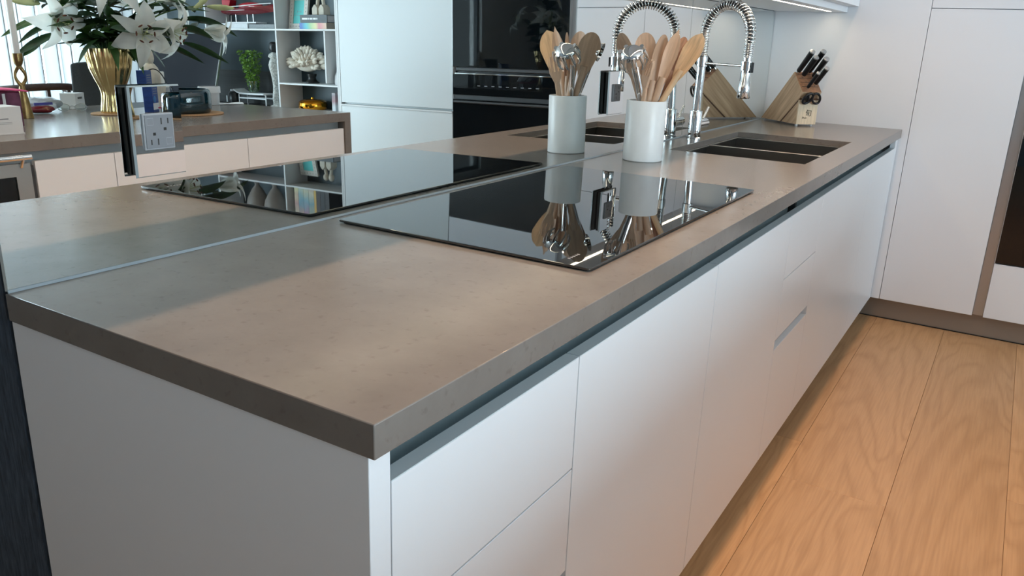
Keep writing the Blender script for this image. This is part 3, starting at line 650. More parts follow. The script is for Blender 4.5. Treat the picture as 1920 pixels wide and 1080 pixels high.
def place(mb_obj, base, head, face):
    """set a utensil built along +Z so that it runs from base to head, its bowl facing `face`"""
    z = (Vector(head) - Vector(base)); M3 = frame(z, Vector(face).cross(z.normalized()))
    mb_obj.matrix_world = Matrix.Translation(Vector(base)) @ M3.to_4x4()
def spoon_mb(total, bl, bw, depth=0.010, th=0.005, hr=0.0074, tip=0.0):
    """total: base to bowl centre; bl, bw: half length and half width of the bowl; y = facing side"""
    m = MB(); rings, seg = 6, 24; vs = []; fs = []
    for side in (1, -1):
        for r in range(rings + 1):
            q = r / rings
            for k in range(seg):
                a = 2 * math.pi * k / seg
                egg = 1.0 - 0.16 * math.cos(a) if math.cos(a) < 0 else 1.0
                zz = total + bl * q * math.cos(a) * (1.75 if math.cos(a) < 0 else 1.0) + (tip * q ** 6 if abs(a) < 0.15 or a > 6.13 else 0)
                xx = bw * q * math.sin(a) * (1 - 0.30 * (math.cos(a) < 0) * abs(math.cos(a)) ** 0.7)
                y = -depth * (1 - q * q) + side * th * 0.5 * (1 - 0.75 * q ** 3)
                vs.append((xx, y, zz))
    n1 = (rings + 1) * seg
    for s_ in (0, 1):
        for r in range(rings):
            for k in range(seg):
                f = (s_ * n1 + r * seg + k, s_ * n1 + r * seg + (k + 1) % seg, s_ * n1 + (r + 1) * seg + (k + 1) % seg, s_ * n1 + (r + 1) * seg + k)
                fs.append(f if s_ == 0 else f[::-1])
    for k in range(seg): fs.append((rings * seg + k, rings * seg + (k + 1) % seg, n1 + rings * seg + (k + 1) % seg, n1 + rings * seg + k))
    m.add(vs, fs)
    ze = total - bl * 1.35
    m.tube([(0, 0, 0), (0, 0, ze * 0.35), (0, 0, ze * 0.7), (0, -0.001, ze), (0, -0.003, ze + bl * 0.35)], lambda t: hr * (0.85 + 0.25 * t) if t < 0.8 else hr * 1.05, 10, upv=(1, 0, 0), flat=1.35)
    return m
def fork_mb(total, bl, bw):
    m = MB(); out = []
    poly = [(-bw * 0.35, total - bl), (bw * 0.35, total - bl), (bw, total - bl * 0.2), (bw * 0.95, total + bl * 0.9), (bw * 0.60, total + bl), (bw * 0.60, total - bl * 0.1), (bw * 0.34, total - bl * 0.1), (bw * 0.30, total + bl * 1.04),
            (-bw * 0.02, total + bl * 1.04), (-bw * 0.02, total - bl * 0.1), (-bw * 0.28, total - bl * 0.1), (-bw * 0.30, total + bl * 1.02), (-bw * 0.62, total + bl), (-bw * 0.62, total - bl * 0.1), (-bw * 0.78, total - bl * 0.1), (-bw * 0.95, total + bl * 0.9), (-bw, total - bl * 0.2)]
    m.prism(poly, lambda a, b, t: (a, t - 0.25 * max(0, b - total) ** 2 / max(bl, 1e-3), b), -0.003, 0.003)
    m.tube([(0, 0, 0), (0, 0, total * 0.4), (0, 0, total - bl * 0.85)], lambda t: 0.006, 10, upv=(1, 0, 0), flat=1.3)
    return m
ZI = H + 0.016
spoons = [  # base, head, facing, half length, half width, material, kind, label
    ((0.098, 1.752), (0.228, 1.826, 1.214), (-0.25, -0.95, 0.2), 0.056, 0.034, teakC, 'wooden_spoon', 'pale striped wooden spoon leaning farthest right in the crock', 0.004),
    ((0.160, 1.795), (0.056, 1.752, 1.212), (-0.5, -0.85, 0.1), 0.052, 0.034, teakB, 'wooden_spoon', 'large brown wooden spoon leaning toward the mirror in the crock', 0),
    ((0.140, 1.740), (0.106, 1.778, 1.218), (0.2, -1, 0.1), 0.047, 0.032, teakA, 'wooden_spoon', 'broad round wooden spoon in the middle of the crock', 0),
    ((0.115, 1.745), (0.148, 1.786, 1.196), (0.7, -0.7, 0.1), 0.066, 0.022, teakB, 'wooden_spatula', 'narrow brown wooden spatula left of the heart-shaped gap in the crock', 0),
    ((0.110, 1.765), (0.180, 1.788, 1.204), (0.2, -1, 0.1), 0.064, 0.021, teakA, 'wooden_spatula', 'slim wooden spatula beside the pale striped spoon in the crock', 0.012),
    ((0.120, 1.790), (0.192, 1.826, 1.208), (0.9, -0.4, 0.1), 0.050, 0.025, teakD, 'wooden_spoon', 'reddish wooden spoon at the back of the crock', 0),
    ((0.150, 1.760), (0.088, 1.815, 1.196), (-0.6, -0.7, 0.1), 0.050, 0.028, teakB, 'wooden_spoon', 'dark wooden spoon standing deepest behind the others in the crock', 0),
]
for (b, h, fc, bl, bw, m, nm, lb, tip) in spoons:
    base = (b[0], b[1], ZI); tot = (Vector(h) - Vector(base)).length
    o = spoon_mb(tot, bl, bw, tip=tip).build(nm, m, None, smooth=60); props(o, lb, 'spatula' if 'spatula' in nm else 'spoon', 'utensils in the marble crock'); place(o, base, h, fc)
base, h = (0.118, 1.745, ZI), (0.145, 1.712, 1.150)
o = fork_mb((Vector(h) - Vector(base)).length, 0.040, 0.019).build('wooden_fork', teakA, None, smooth=40); props(o, 'small slotted wooden fork at the front of the crock', 'fork', 'utensils in the marble crock'); place(o, base, h, (-0.6, -0.8, 0.1))
# chrome pasta server with curled prongs
base, h = (0.142, 1.806, ZI), (0.091, 1.722, 1.208)
ps = thing('pasta_server', 'shiny chrome pasta server with curled prongs at the front of the crock', 'utensil', base, group='utensils in the marble crock')
tot = (Vector(h) - Vector(base)).length
ps.matrix_world = Matrix.Translation(Vector(base)) @ frame(Vector(h) - Vector(base), Vector((0.35, -0.9, 0)).cross((Vector(h) - Vector(base)).normalized())).to_4x4()
MB().tube([(0, 0, 0), (0, 0, tot * 0.5), (0, 0, tot * 0.86)], lambda t: 0.0052 + 0.001 * t, 10, upv=(1, 0, 0), flat=1.7).build('handle', chrome, ps, smooth=60, local=True)
m = MB(); vs = []; fs = []; nu, nv = 32, 8       # domed claw head, open side down and forward
hc = Vector((0, 0.024, tot * 0.86 + 0.030)); HRX, HRY, HRZ = 0.040, 0.036, 0.040; TL = Matrix.Rotation(R(-28), 3, 'X')
for i in range(nu):
    a = 2 * math.pi * i / nu
    for j in range(nv + 1):
        ph = R(4 + 64 * j / nv)
        vs.append(hc + TL @ Vector((HRX * math.sin(ph) * math.cos(a), HRY * math.sin(ph) * math.sin(a), HRZ * math.cos(ph))))
for i in range(nu):
    for j in range(nv):
        i2 = (i + 1) % nu; fs.append((i * (nv + 1) + j, i * (nv + 1) + j + 1, i2 * (nv + 1) + j + 1, i2 * (nv + 1) + j))
fs.append(tuple(i * (nv + 1) for i in range(nu)))
hd = m.add(vs, fs).build('head', chrome, ps, smooth=180, local=True)
sm = hd.modifiers.new('thick', 'SOLIDIFY'); sm.thickness = 0.0018
for k in range(8):
    a = R(-67 + 315 * k / 7.0 * 0.875)
    e = lambda ph, q=1.0: hc + TL @ Vector((HRX * q * math.sin(R(ph)) * math.cos(a), HRY * q * math.sin(R(ph)) * math.sin(a), HRZ * math.cos(R(ph)) * 1.1))
    MB().tube([e(56), e(72), e(92, 1.03), e(112, 1.05), e(128, 0.98)], lambda t: 0.0075 * (1 - 0.62 * t), 8, upv=TL @ Vector((-math.sin(a), math.cos(a), 0)), flat=1.0).build('prong', chrome, hd, smooth=60, local=True)
# chrome ladle
base, h = (0.158, 1.765, ZI), (0.046, 1.790, 1.208)
ld = thing('ladle', 'chrome ladle on the mirror side of the crock', 'ladle', base, group='utensils in the marble crock')
tot = (Vector(h) - Vector(base)).length
ld.matrix_world = Matrix.Translation(Vector(base)) @ frame(Vector(h) - Vector(base), Vector((-0.8, 0.2, 0)).cross((Vector(h) - Vector(base)).normalized())).to_4x4()
MB().tube([(0, 0, 0), (0, 0, tot * 0.6), (0, -0.002, tot * 0.9)], 0.005, 10, upv=(1, 0, 0), flat=1.6).build('handle', chrome, ld, smooth=60, local=True)
lb_ = MB().lathe([(0.002, -0.024), (0.014, -0.022), (0.024, -0.014), (0.029, 0.0), (0.0275, 0.0), (0.022, -0.013), (0.012, -0.020), (0.001, -0.0215)], (0, 0, 0), 24, capb=True, capt=False)
lb_.v = [(x, z + 0.012, tot + y) for x, y, z in lb_.v]; lb_.build('bowl', chrome, ld, smooth=60, local=True)

# =================================================================== KNIFE BLOCK
KT = R(43.0)
kb = thing('knife_block', 'slanted ash wood knife block in the corner by the mirror', 'knife block', (0.010, 3.478, H), -KT)
# local frame: x = forward out of the corner, y = across, z = up
KW = 0.098
pf = lambda a, b, t: (a, t, b)
MB().prism([(0.0, 0.008), (0.160, 0.008), (0.2875, 0.122), (0.302, 0.149), (0.222, 0.231)], pf, 0.0, KW).build('slanted_block', blockw, kb, bevel=0.0012, local=True)
MB().prism([(0.160, 0.008), (0.170, 0.008), (0.2920, 0.117), (0.2875, 0.122)], pf, 0.0002, KW - 0.0002).build('dark_stripe', blockd, kb, local=True)
MB().prism([(0.170, 0.008), (0.281, 0.008), (0.281, 0.1072)], pf, 0.0, KW).build('stand', blockw, kb, bevel=0.001, local=True)
fp = MB().box(0.2812, 0.289, 0.0, KW, 0.008, 0.1142).build('front_panel', blockp, kb, bevel=0.0008, local=True)
for x in (0.02, 0.272):
    for y in (0.012, KW - 0.012): MB().cyl((x, y, 0.0004), (x, y, 0.0085), 0.006, n=12).build('foot', whitepl, kb, local=True)
for body, size, y, z in (('旬', 0.032, KW / 2 + 0.006, 0.056), ('Shun', 0.012, KW / 2 - 0.012, 0.037)):
    me = text_mesh(body, size); me.materials.append(inkblack); o = bpy.data.objects.new('lettering', me); COL.objects.link(o); o.parent = fp
    o.matrix_local = Matrix(((0, 0, 1, 0.2893), (1, 0, 0, y), (0, 1, 0, z), (0, 0, 0, 1)))
fa_, fb_ = Vector((0.222, 0, 0.231)), Vector((0.302, 0, 0.149))        # slot face
fdir = (fb_ - fa_).normalized(); ax = Vector((0.693, 0, 0.721))
face = MB().add([(fa_.x, 0.001, fa_.z), (fb_.x, 0.001, fb_.z), (fb_.x, KW - 0.001, fb_.z), (fa_.x, KW - 0.001, fa_.z)], [(0, 1, 2, 3)])
face.v = [(v[0] + 0.0007, v[1], v[2] + 0.0007) for v in face.v]; face.build('slot_face', blockface, kb, local=True)
for k, (s_, y0, y1) in enumerate(((0.12, 0.008, 0.045), (0.12, 0.052, 0.09), (0.32, 0.008, 0.09), (0.52, 0.008, 0.09), (0.74, 0.008, 0.09))):
    c_ = fa_.lerp(fb_, s_) + ax * 0.0012; d_ = fdir * 0.0012
    MB().add([(c_.x - d_.x, y0, c_.z - d_.z), (c_.x + d_.x, y0, c_.z + d_.z), (c_.x + d_.x, y1, c_.z + d_.z), (c_.x - d_.x, y1, c_.z - d_.z)], [(0, 1, 2, 3)]).build('slot', inkblack, kb, local=True)
KM = Matrix.Translation(kb.location) @ Matrix.Rotation(-KT, 4, 'Z')
knives = [(0.06, 0.012, 0.132, 0.0125, 'black knife handle at the left end of the top row'), (0.24, 0.030, 0.120, 0.0125, 'black knife handle second from left in the block'),
          (0.06, 0.066, 0.136, 0.0125, 'tallest black knife handle standing at the back of the block'), (0.30, 0.078, 0.120, 0.0118, 'black knife handle right of the tallest one'),
          (0.22, 0.090, 0.112, 0.0118, 'black knife handle at the far right by the white panel'), (0.66, 0.074, 0.108, 0.0112, 'black knife handle low on the right of the block'),
          (0.86, 0.026, 0.102, 0.0085, 'slim black paring knife handle low on the left of the block')]
for s_, y, ln, r, lb in knives:
    p0 = fa_.lerp(fb_, s_) + ax * 0.002; p0.y = y
    k = thing('knife', lb, 'knife', KM @ p0, group='knives in the block')
    k.matrix_world = Matrix.Translation(KM @ p0) @ (KM.to_3x3() @ frame(ax, (0, 1, 0))).to_4x4()
    MB().tube([(0, 0, 0.0), (0, 0, 0.012)], r * 0.62, 14).build('bolster', chrome, k, smooth=50, local=True)
    MB().tube([(0, 0, 0.012), (0, 0, 0.016), (0, 0, ln * 0.5), (0, 0, ln - 0.006)], lambda t: r * (0.85 + 0.15 * t), 16, upv=(1, 0, 0)).build('handle', khandle, k, smooth=50, local=True)
    MB().tube([(0, 0, ln - 0.006), (0, 0, ln - 0.001), (0, 0, ln)], lambda t: r * (1.0 if t < 0.9 else 0.85), 16).build('end_cap', alu, k, smooth=50, local=True)
# shears hanging in the front of the block
sh = thing('kitchen_shears', 'black-handled kitchen shears tucked in the front of the knife block', 'scissors', KM @ Vector((0.305, KW / 2, 0.12)))
sh.matrix_world = Matrix.Translation(KM @ Vector((0.300, KW / 2, 0.138))) @ KM.to_3x3().to_4x4()
SF = frame((0.93, 0, -0.36), (0, 1, 0))   # loop plane: x across, y along handle
def loop(cy, rx, ry, rot):
    return [SF @ Vector((cy + rx * math.cos(t) * math.cos(rot) - ry * math.sin(t) * math.sin(rot), -0.012 + rx * math.cos(t) * math.sin(rot) + ry * math.sin(t) * math.cos(rot), 0.012)) for t in [2 * math.pi * k / 28 for k in range(28)]]
MB().tube(loop(-0.020, 0.018, 0.026, R(-38)), 0.0058, 10, closed=True).build('handle', khandle, sh, smooth=60, local=True)
MB().tube(loop(0.022, 0.018, 0.027, R(38)), 0.0052, 10, closed=True).build('handle', khandle, sh, smooth=60, local=True)
MB().ell(SF @ Vector((-0.020, -0.012, 0.008)), (0.006, 0.014, 0.019), 14, 8, SF.copy() @ Matrix.Rotation(R(90), 3, 'X')).build('grip_pad', khandle, sh, smooth=60, local=True)
MB().ell(SF @ Vector((0.0, 0.0, 0.012)), (0.006, 0.006, 0.003), 14, 8, SF).build('pivot', chrome, sh, smooth=60, local=True)

# =================================================================== ISLAND (seen in the mirror)
IX0, IX1, IY0, IY1 = 1.645, 2.81, -1.10, 2.425
it = MB().prism([(IY0, H), (IY0, H - 0.04), (IY1 - 0.04, H - 0.04), (IY1 - 0.04, 0.001), (IY1, 0.001), (IY1, H)], lambda a, b, t: (t, a, b), IX0, IX1)
single(it, 'island_worktop', stone, 'grey-brown quartz island worktop with a waterfall end under the vase', 'worktop', bevel=0.0012)
IZ = H - 0.041
def island_cab(ya, yb, label):
    t = thing('island_cabinet', label, 'cabinet', (IX0 + 0.3, (ya + yb) / 2, 0.0), group='island drawer units')
    MB().box(IX0 + 0.030, IX1 - 0.03, ya + 0.0005, yb - 0.0005, ZB, 0.78).build('carcass', white, t)
    z = [ZB, 0.34, 0.58, 0.8275]
    for i in range(3):
        d = bx('drawer', white, t, IX0 + 0.008, IX0 + 0.029, ya + 0.001, yb - 0.001, z[i] + 0.001, z[i + 1] - (0.001 if i < 2 else 0), bevel=0.0008)
        if i == 2: MB().box(IX0 + 0.0086, IX0 + 0.0288, ya + 0.0015, yb - 0.0015, z[3], z[3] + 0.0012).build('top_edge', pull, d)  # same shade painted grey on the island's top drawer
    MB().box(IX0 + 0.06, IX1 - 0.08, ya + 0.02, yb - 0.02, 0.0005, ZB - 0.0005).build('plinth_box', plinthm, t)
island_cab(1.810, IY1 - 0.0405, 'white island drawer unit beside the waterfall end')
island_cab(1.212, 1.809, 'white island drawer unit in the middle below the vase')
island_cab(0.930, 1.211, 'narrow white island drawer unit beside the wine cooler')
island_cab(-0.60, 0.298, 'wide white island drawer unit left of the wine cooler')
single(MB().box(IX0 + 0.045, IX0 + 0.049, -0.6, IY1 - 0.0405, 0.782, IZ), 'island_channel', pull, 'grey channel under the island worktop edge', 'channel')
wf = thing('wine_cooler', 'steel-framed wine cooler with dark glass door in the island', 'wine cooler', (IX0 + 0.2, 0.6, 0.0))
bx('cooler_body', blackp, wf, IX0 + 0.03, IX0 + 0.55, 0.301, 0.926, 0.02, 0.780)
fr = MB()
for (a, b_, c_, d_) in ((0.302, 0.350, 0.10, 0.825), (0.865, 0.914, 0.10, 0.825), (0.350, 0.865, 0.785, 0.825), (0.350, 0.865, 0.10, 0.15)): fr.box(IX0 + 0.004, IX0 + 0.028, a, b_, c_, d_)
fr.build('door_frame', steel, wf)
bx('glass', ovenglass, wf, IX0 + 0.010, IX0 + 0.020, 0.350, 0.865, 0.150, 0.785)
bx('side_gasket', darkgrey, wf, IX0 + 0.012, IX0 + 0.028, 0.9145, 0.927, 0.10, 0.815)
hh = MB().cyl((IX0 - 0.024, 0.36, 0.848), (IX0 - 0.024, 0.905, 0.848), 0.009, n=14).build('handle', chrome, wf, smooth=50)
for y in (0.38, 0.885): MB().tube([(IX0 - 0.024, y, 0.848), (IX0 - 0.012, y, 0.84), (IX0 + 0.004, y, 0.815)], 0.006, 10).build('handle_bracket', chrome, hh, smooth=50)
bx('kick_plate', plinthm, wf, IX0 + 0.01, IX0 + 0.029, 0.302, 0.914, 0.02, 0.095)

# ------------------------------------------------------------------ vase and lilies
VX, VY = 2.307, 1.653
def trivet(x, y, r, label):
    single(MB().lathe([(0.0, 0.0003), (r, 0.0003), (r + 0.0015, 0.003), (r, 0.006), (0.0, 0.006)], (x, y, H), 48, capb=False, capt=False), 'round_trivet', corkm, label, 'trivet', 'round cork trivets', smooth=40)
trivet(VX, VY, 0.098, 'round cork trivet under the gold vase')
trivet(2.085, 1.875, 0.135, 'round cork trivet under the teal glass bowl')
va = thing('vase', 'polished gold vase with twisted flutes holding white lilies', 'vase', (VX, VY, H + 0.0062))
prof = [(0.0, 0.0), (0.055, 0.0), (0.0555, 0.01), (0.053, 0.03), (0.049, 0.055), (0.0475, 0.075), (0.0485, 0.092), (0.054, 0.112), (0.064, 0.135), (0.074, 0.160), (0.083, 0.185), (0.087, 0.210), (0.0925, 0.235), (0.095, 0.255), (0.096, 0.270)]
pr2 = []
for a, b_ in zip(prof[:-1], prof[1:]):
    for k in range(3): pr2.append((a[0] + (b_[0] - a[0]) * k / 3, a[1] + (b_[1] - a[1]) * k / 3))
pr2.append(prof[-1]); pr2 += [(0.0925, 0.270), (0.080, 0.20), (0.03, 0.115), (0.0, 0.10)]
MB().lathe(pr2, (VX, VY, H + 0.0064), 160, rf=lambda t, z: 1 + 0.022 * math.cos(19 * t + 9 * z) + 0.014 * math.cos(31 * t - 8 * z) + 0.012 * math.cos(11 * t + 20 * z), capb=False, capt=False).build('fluted_body', gold, va, smooth=60)

def petal_mesh(l, w, seed):
    rr = random.Random(seed); vs = []; fs = []; nu, nv = 12, 6
    k1, k2 = rr.uniform(0.9, 1.15), rr.uniform(0.8, 1.2)
    for i in range(nu + 1):
        s_ = i / nu
        r = l * s_; z = l * (0.42 * math.sin(2.1 * s_) * k1 - 0.42 * s_ ** 2.6 * k2)
        wd = w * (math.sin(math.pi * min(1, s_ ** 0.72)) ** 0.85 if 0 < s_ < 1 else 0.0) + 0.003 * (1 - s_)
        for j in range(nv + 1):
            v = -1 + 2 * j / nv
            vs.append((r, wd * v, z + 0.30 * wd * v * v + 0.0035 * math.sin(11 * s_ + 3 * v + seed) * abs(v) - 0.006 * (1 - abs(v)) * math.sin(math.pi * s_)))
    for i in range(nu):
        for j in range(nv): a = i * (nv + 1) + j; fs.append((a, a + nv + 1, a + nv + 2, a + 1))
    o = MB().add(vs, fs); me = bpy.data.meshes.new('petal'); me.from_pydata(o.v, [], o.f); me.materials.append(petalm)
    for p in me.polygons: p.use_smooth = True
    return me
PET = [petal_mesh(0.145, 0.041, 1), petal_mesh(0.150, 0.028, 2), petal_mesh(0.142, 0.038, 3), petal_mesh(0.152, 0.029, 4)]
def mesh_only(mb, m):
    me = bpy.data.meshes.new('part'); me.from_pydata([tuple(v) for v in mb.v], [], mb.f); me.materials.append(m)
    for p in me.polygons: p.use_smooth = True
    return me
FIL = mesh_only(MB().tube([(0, 0, 0), (0.012, 0, 0.035), (0.028, 0, 0.066), (0.036, 0, 0.078)], lambda t: 0.0013, 6), greenpetal)
ANT = mesh_only(MB().ell((0.037, 0, 0.080), (0.004, 0.0115, 0.004), 8, 6), anther)
PIS = mesh_only(MB().tube([(0, 0, 0), (0.002, 0.002, 0.05), (0.006, 0.004, 0.092), (0.007, 0.004, 0.096)], lambda t: 0.0016 if t < 0.9 else 0.0045, 8), greenpetal)
BUD = mesh_only(MB().lathe([(0.001, 0.0), (0.006, 0.004), (0.012, 0.03), (0.015, 0.06), (0.0135, 0.09), (0.008, 0.115), (0.001, 0.128)], (0, 0, 0), 18, rf=lambda t, z: 1 + 0.10 * math.cos(3 * t)), greenpetal)
MOUTH = Vector((VX, VY, H + 0.255))
def curve3(a, b_, c, n=12): return [a * (1 - t) ** 2 + b_ * 2 * t * (1 - t) + c * t * t for t in [k / n for k in range(n + 1)]]
def leaf_mb(a, b_, width, sag=0.0, twist=0.0):
    a, b_ = Vector(a), Vector(b_); d = b_ - a; mid = (a + b_) / 2 + Vector((0, 0, sag)); P = curve3(a, mid, b_, 12); side0 = d.cross(Vector((0, 0, 1))).normalized()
    vs = []; fs = []
    for i, p in enumerate(P):
        s_ = i / 12; t = (P[min(i + 1, 12)] - P[max(i - 1, 0)]).normalized(); sd = (side0 - t * side0.dot(t)).normalized(); sd = Quaternion(t, twist + 0.5 * (s_ - 0.5)) @ sd; nn = sd.cross(t)
        wd = width * math.sin(math.pi * min(1.0, 0.06 + 0.94 * s_) ** 0.85) ** 0.9 if s_ < 1 else 0.0
        for v in (-1, -0.5, 0, 0.5, 1): vs.append(p + sd * wd * v + nn * abs(v) * wd * 0.28)
    for i in range(12):
        for j in range(4): q = i * 5 + j; fs.append((q, q + 5, q + 6, q + 1))
    return MB().add(vs, fs)
LG = 'white lilies in the gold vase'
def stem_thing(label, tip, ctrl=None):
    t = thing('lily_stem', label, 'flower', MOUTH, group=LG)
    a = Vector((VX, VY, H + 0.14)) + (tip - MOUTH) * Vector((-0.05, -0.05, 0)); c = ctrl or (MOUTH + Vector(((tip.x - MOUTH.x) * 0.25, (tip.y - MOUTH.y) * 0.25, (tip.z - MOUTH.z) * 0.75 + 0.05)))
    P = curve3(a, c, tip, 14); MB().tube(P, lambda s_: 0.0042 - 0.0012 * s_, 8).build('stem', stemm, t, smooth=60)
    return t, P
def blossom(t, c, face, scale=1.0, spread=1.0, spin=0.0, stam=True):
    M = Matrix.Translation(Vector(c) - MOUTH) @ frame(face, (0.3, 0.2, 1.0)).to_4x4()
    for k in range(6):
        rx = Matrix.Rotation(spin + k * math.pi / 3 + random.uniform(-0.08, 0.08), 4, 'Z') @ Matrix.Rotation((1 - spread) * -1.15 + random.uniform(-0.08, 0.08), 4, 'Y') @ Matrix.Scale(scale * random.uniform(0.95, 1.05), 4)
        inst(PET[(k % 2) + 2 * (k % 3 == 0)], t, M @ rx, 'petal')
    if stam:
        for k in range(6):
            S = M @ Matrix.Rotation(spin + k * math.pi / 3 + 0.4, 4, 'Z') @ Matrix.Scale(scale, 4)
            f_ = inst(FIL, t, S, 'stamen'); inst(ANT, f_, Matrix.Identity(4), 'anther')
        inst(PIS, t, M @ Matrix.Scale(scale, 4), 'pistil')
def bud(t, a, b_, s_=1.0):
    d = Vector(b_) - Vector(a); inst(BUD, t, Matrix.Translation(Vector(a) - MOUTH) @ frame(d).to_4x4() @ Matrix.Diagonal((s_, s_, d.length / 0.128, 1)), 'bud')
def leaf(t, a, b_, wd, sag=0.02, tw=0.0, m=None):
    leaf_mb(a, b_, wd, sag, tw).build('leaf', m or (leafm if random.random() < 0.7 else leafm2), t, smooth=180)
VD = Vector((-0.845, -0.534, 0.0)); RT = Vector((-0.534, 0.845, 0.0))     # toward the mirror; along the island
V = Vector
def st(label, tip, face=None, scale=1.0, spread=1.0, spin=0.0, stam=True, ctrl=None):
    t, P = stem_thing(label, V(tip), ctrl)
    if face: blossom(t, tip, face, scale, spread, spin, stam)
    return t, P
stems = []
stems.append(st('open white lily at the left of the vase facing the candlestick', (2.372, 1.470, 1.290), RT * 0.55 + VD * 0.75 + V((0, 0, -0.25)), 0.95, 0.85, 0.3))
stems.append(st('widest open white lily at the front of the bouquet', (2.145, 1.716, 1.235), VD * 0.95 + V((0, 0, 0.05)) + RT * 0.1, 0.95, 1.0, 0.1))
stems.append(st('white lily hanging over the right of the widest open one', (2.135, 1.822, 1.262), RT * 0.9 + VD * 0.35 + V((0, 0, -0.35)), 0.95, 0.8, 0.5))
stems.append(st('drooping half-closed white lily at the far right of the bouquet', (2.092, 1.985, 1.262), RT * 1.0 + V((0, 0, -0.22)) + VD * 0.1, 0.92, 0.28, 0.2, False))
stems.append(st('white lily high above the vase rim with petals turned down', (2.215, 1.640, 1.400), VD * 0.6 + V((0, 0, 0.8)), 1.05, 1.1, 0.4))
stems.append(st('white lily high on the right of the bouquet', (2.215, 1.880, 1.372), RT * 0.7 + V((0, 0, 0.6)) + VD * 0.4, 0.95, 0.9, 0.2))
stems.append(st('white lily at the top of the bouquet', (2.330, 1.640, 1.560), V((0, 0, 0.9)) + VD * 0.5, 1.05, 0.95, 0.3))
stems.append(st('white lily on the window side of the bouquet', (2.480, 1.760, 1.400), -VD * 0.8 + V((0, 0, 0.5)), 1.0, 0.95, 0.1))
stems.append(st('white lily high on the left of the bouquet', (2.400, 1.520, 1.430), RT * -0.8 + V((0, 0, 0.5)) + VD * 0.5, 0.95, 0.9, 0.6))
stems.append(st('lily stem with green buds at the far right of the bouquet', (2.085, 2.005, 1.362)))
stems.append(st('lily stem with pale buds at the far left of the bouquet', (2.420, 1.475, 1.352)))
t = stems[9][0]; bud(t, (2.085, 2.005, 1.362), (2.020, 2.105, 1.358), 0.85); bud(t, (2.10, 1.985, 1.35), (2.075, 1.985, 1.47), 0.7); bud(t, (2.12, 1.95, 1.34), (2.04, 1.99, 1.40), 0.7)
t = stems[10][0]; bud(t, (2.430, 1.458, 1.350), (2.490, 1.365, 1.362), 1.1); bud(t, (2.40, 1.50, 1.36), (2.37, 1.50, 1.49), 1.1); bud(t, (2.39, 1.52, 1.35), (2.35, 1.55, 1.47), 1.0)
# leaves read off the photograph
LV = [(9, (2.156, 1.892, 1.295), (2.019, 2.109, 1.233), 0.030, 0.06, 0.5), (3, (2.148, 1.904, 1.206), (2.044, 2.069, 1.116), 0.017, 0.02, 0.9), (2, (2.20, 1.80, 1.21), (2.10, 1.98, 1.115), 0.018, 0.02, 0.7),
      (0, (2.436, 1.448, 1.197), (2.479, 1.381, 1.140), 0.020, 0.01, 0.9), (0, (2.39, 1.50, 1.235), (2.495, 1.355, 1.140), 0.022, 0.015, 0.9), (10, (2.40, 1.48, 1.30), (2.511, 1.320, 1.215), 0.018, 0.02, 0.9), (10, (2.40, 1.48, 1.27), (2.48, 1.37, 1.19), 0.015, 0.02, 0.9),
      (8, (2.235, 1.575, 1.215), (2.270, 1.490, 1.115), 0.026, 0.025, 0.2), (1, (2.215, 1.610, 1.20), (2.175, 1.605, 1.085), 0.020, 0.03, 0.2), (1, (2.195, 1.680, 1.19), (2.130, 1.690, 1.070), 0.026, 0.03, 0.1), (2, (2.19, 1.74, 1.20), (2.12, 1.79, 1.10), 0.020, 0.02, 0.3)]
for si, a, b_, wd, sg, tw in LV: leaf(stems[si][0], a, b_, wd, sg, tw)
for si, (t, P) in enumerate(stems):
    n = 13
    for k in range(n):
        p = P[4 + int(10 * k / n)]; an = k * 2.4 + si * 1.1 + random.uniform(-0.4, 0.4); ln = random.uniform(0.10, 0.17)
        d = V((math.cos(an), math.sin(an), random.uniform(-0.25, 0.35)))
        leaf(t, p, p + d * ln, random.uniform(0.020, 0.032), random.uniform(0.0, 0.04), random.uniform(-0.5, 0.8))

# ------------------------------------------------------------------ things on the island
ZI0 = H + 0.0004
cs = thing('candlestick', 'twisted aged brass candlestick at the left of the vase', 'candlestick', (2.365, 1.300, H))
cx, cy = 2.365, 1.300
MB().lathe([(0.0, 0.0), (0.027, 0.0), (0.0275, 0.004), (0.0225, 0.04), (0.017, 0.08), (0.0115, 0.118), (0.008, 0.132)], (cx, cy, ZI0), 28, capb=False).build('foot', agedgold, cs, smooth=50)
for s_ in (0, math.pi):
    P = [V((cx, cy, ZI0)) + RT * (0.0185 * math.sin(math.pi * k / 16) * math.cos(s_ + 1.1 * k / 16 * 1.2 - 0.6)) + VD * (0.0185 * math.sin(math.pi * k / 16) * math.sin(s_ + 1.1 * k / 16 * 1.2 - 0.6)) + V((0, 0, 0.126 + 0.082 * k / 16)) for k in range(17)]
    MB().tube(P, lambda t: 0.0052 + 0.003 * abs(2 * t - 1), 10).build('twisted_strand', agedgold, cs, smooth=60)
MB().lathe([(0.008, 0.202), (0.015, 0.214), (0.0185, 0.228), (0.019, 0.254), (0.0165, 0.254), (0.0150, 0.238), (0.0, 0.236)], (cx, cy, ZI0), 24, capt=False).build('cup', agedgold, cs, smooth=50)
cn = thing('candle', 'tall white candle standing in the brass candlestick', 'candle', (cx, cy, H + 0.2367))
MB().lathe([(0.0, 0.0), (0.0125, 0.0), (0.0115, 0.255), (0.007, 0.262), (0.0, 0.263)], (cx, cy, H + 0.2368), 20, capb=False, capt=False).build('wax', waxm, cn, smooth=50)
MB().cyl((cx, cy, H + 0.499), (cx + 0.001, cy, H + 0.512), 0.0009, n=6).build('wick', blackp, cn)

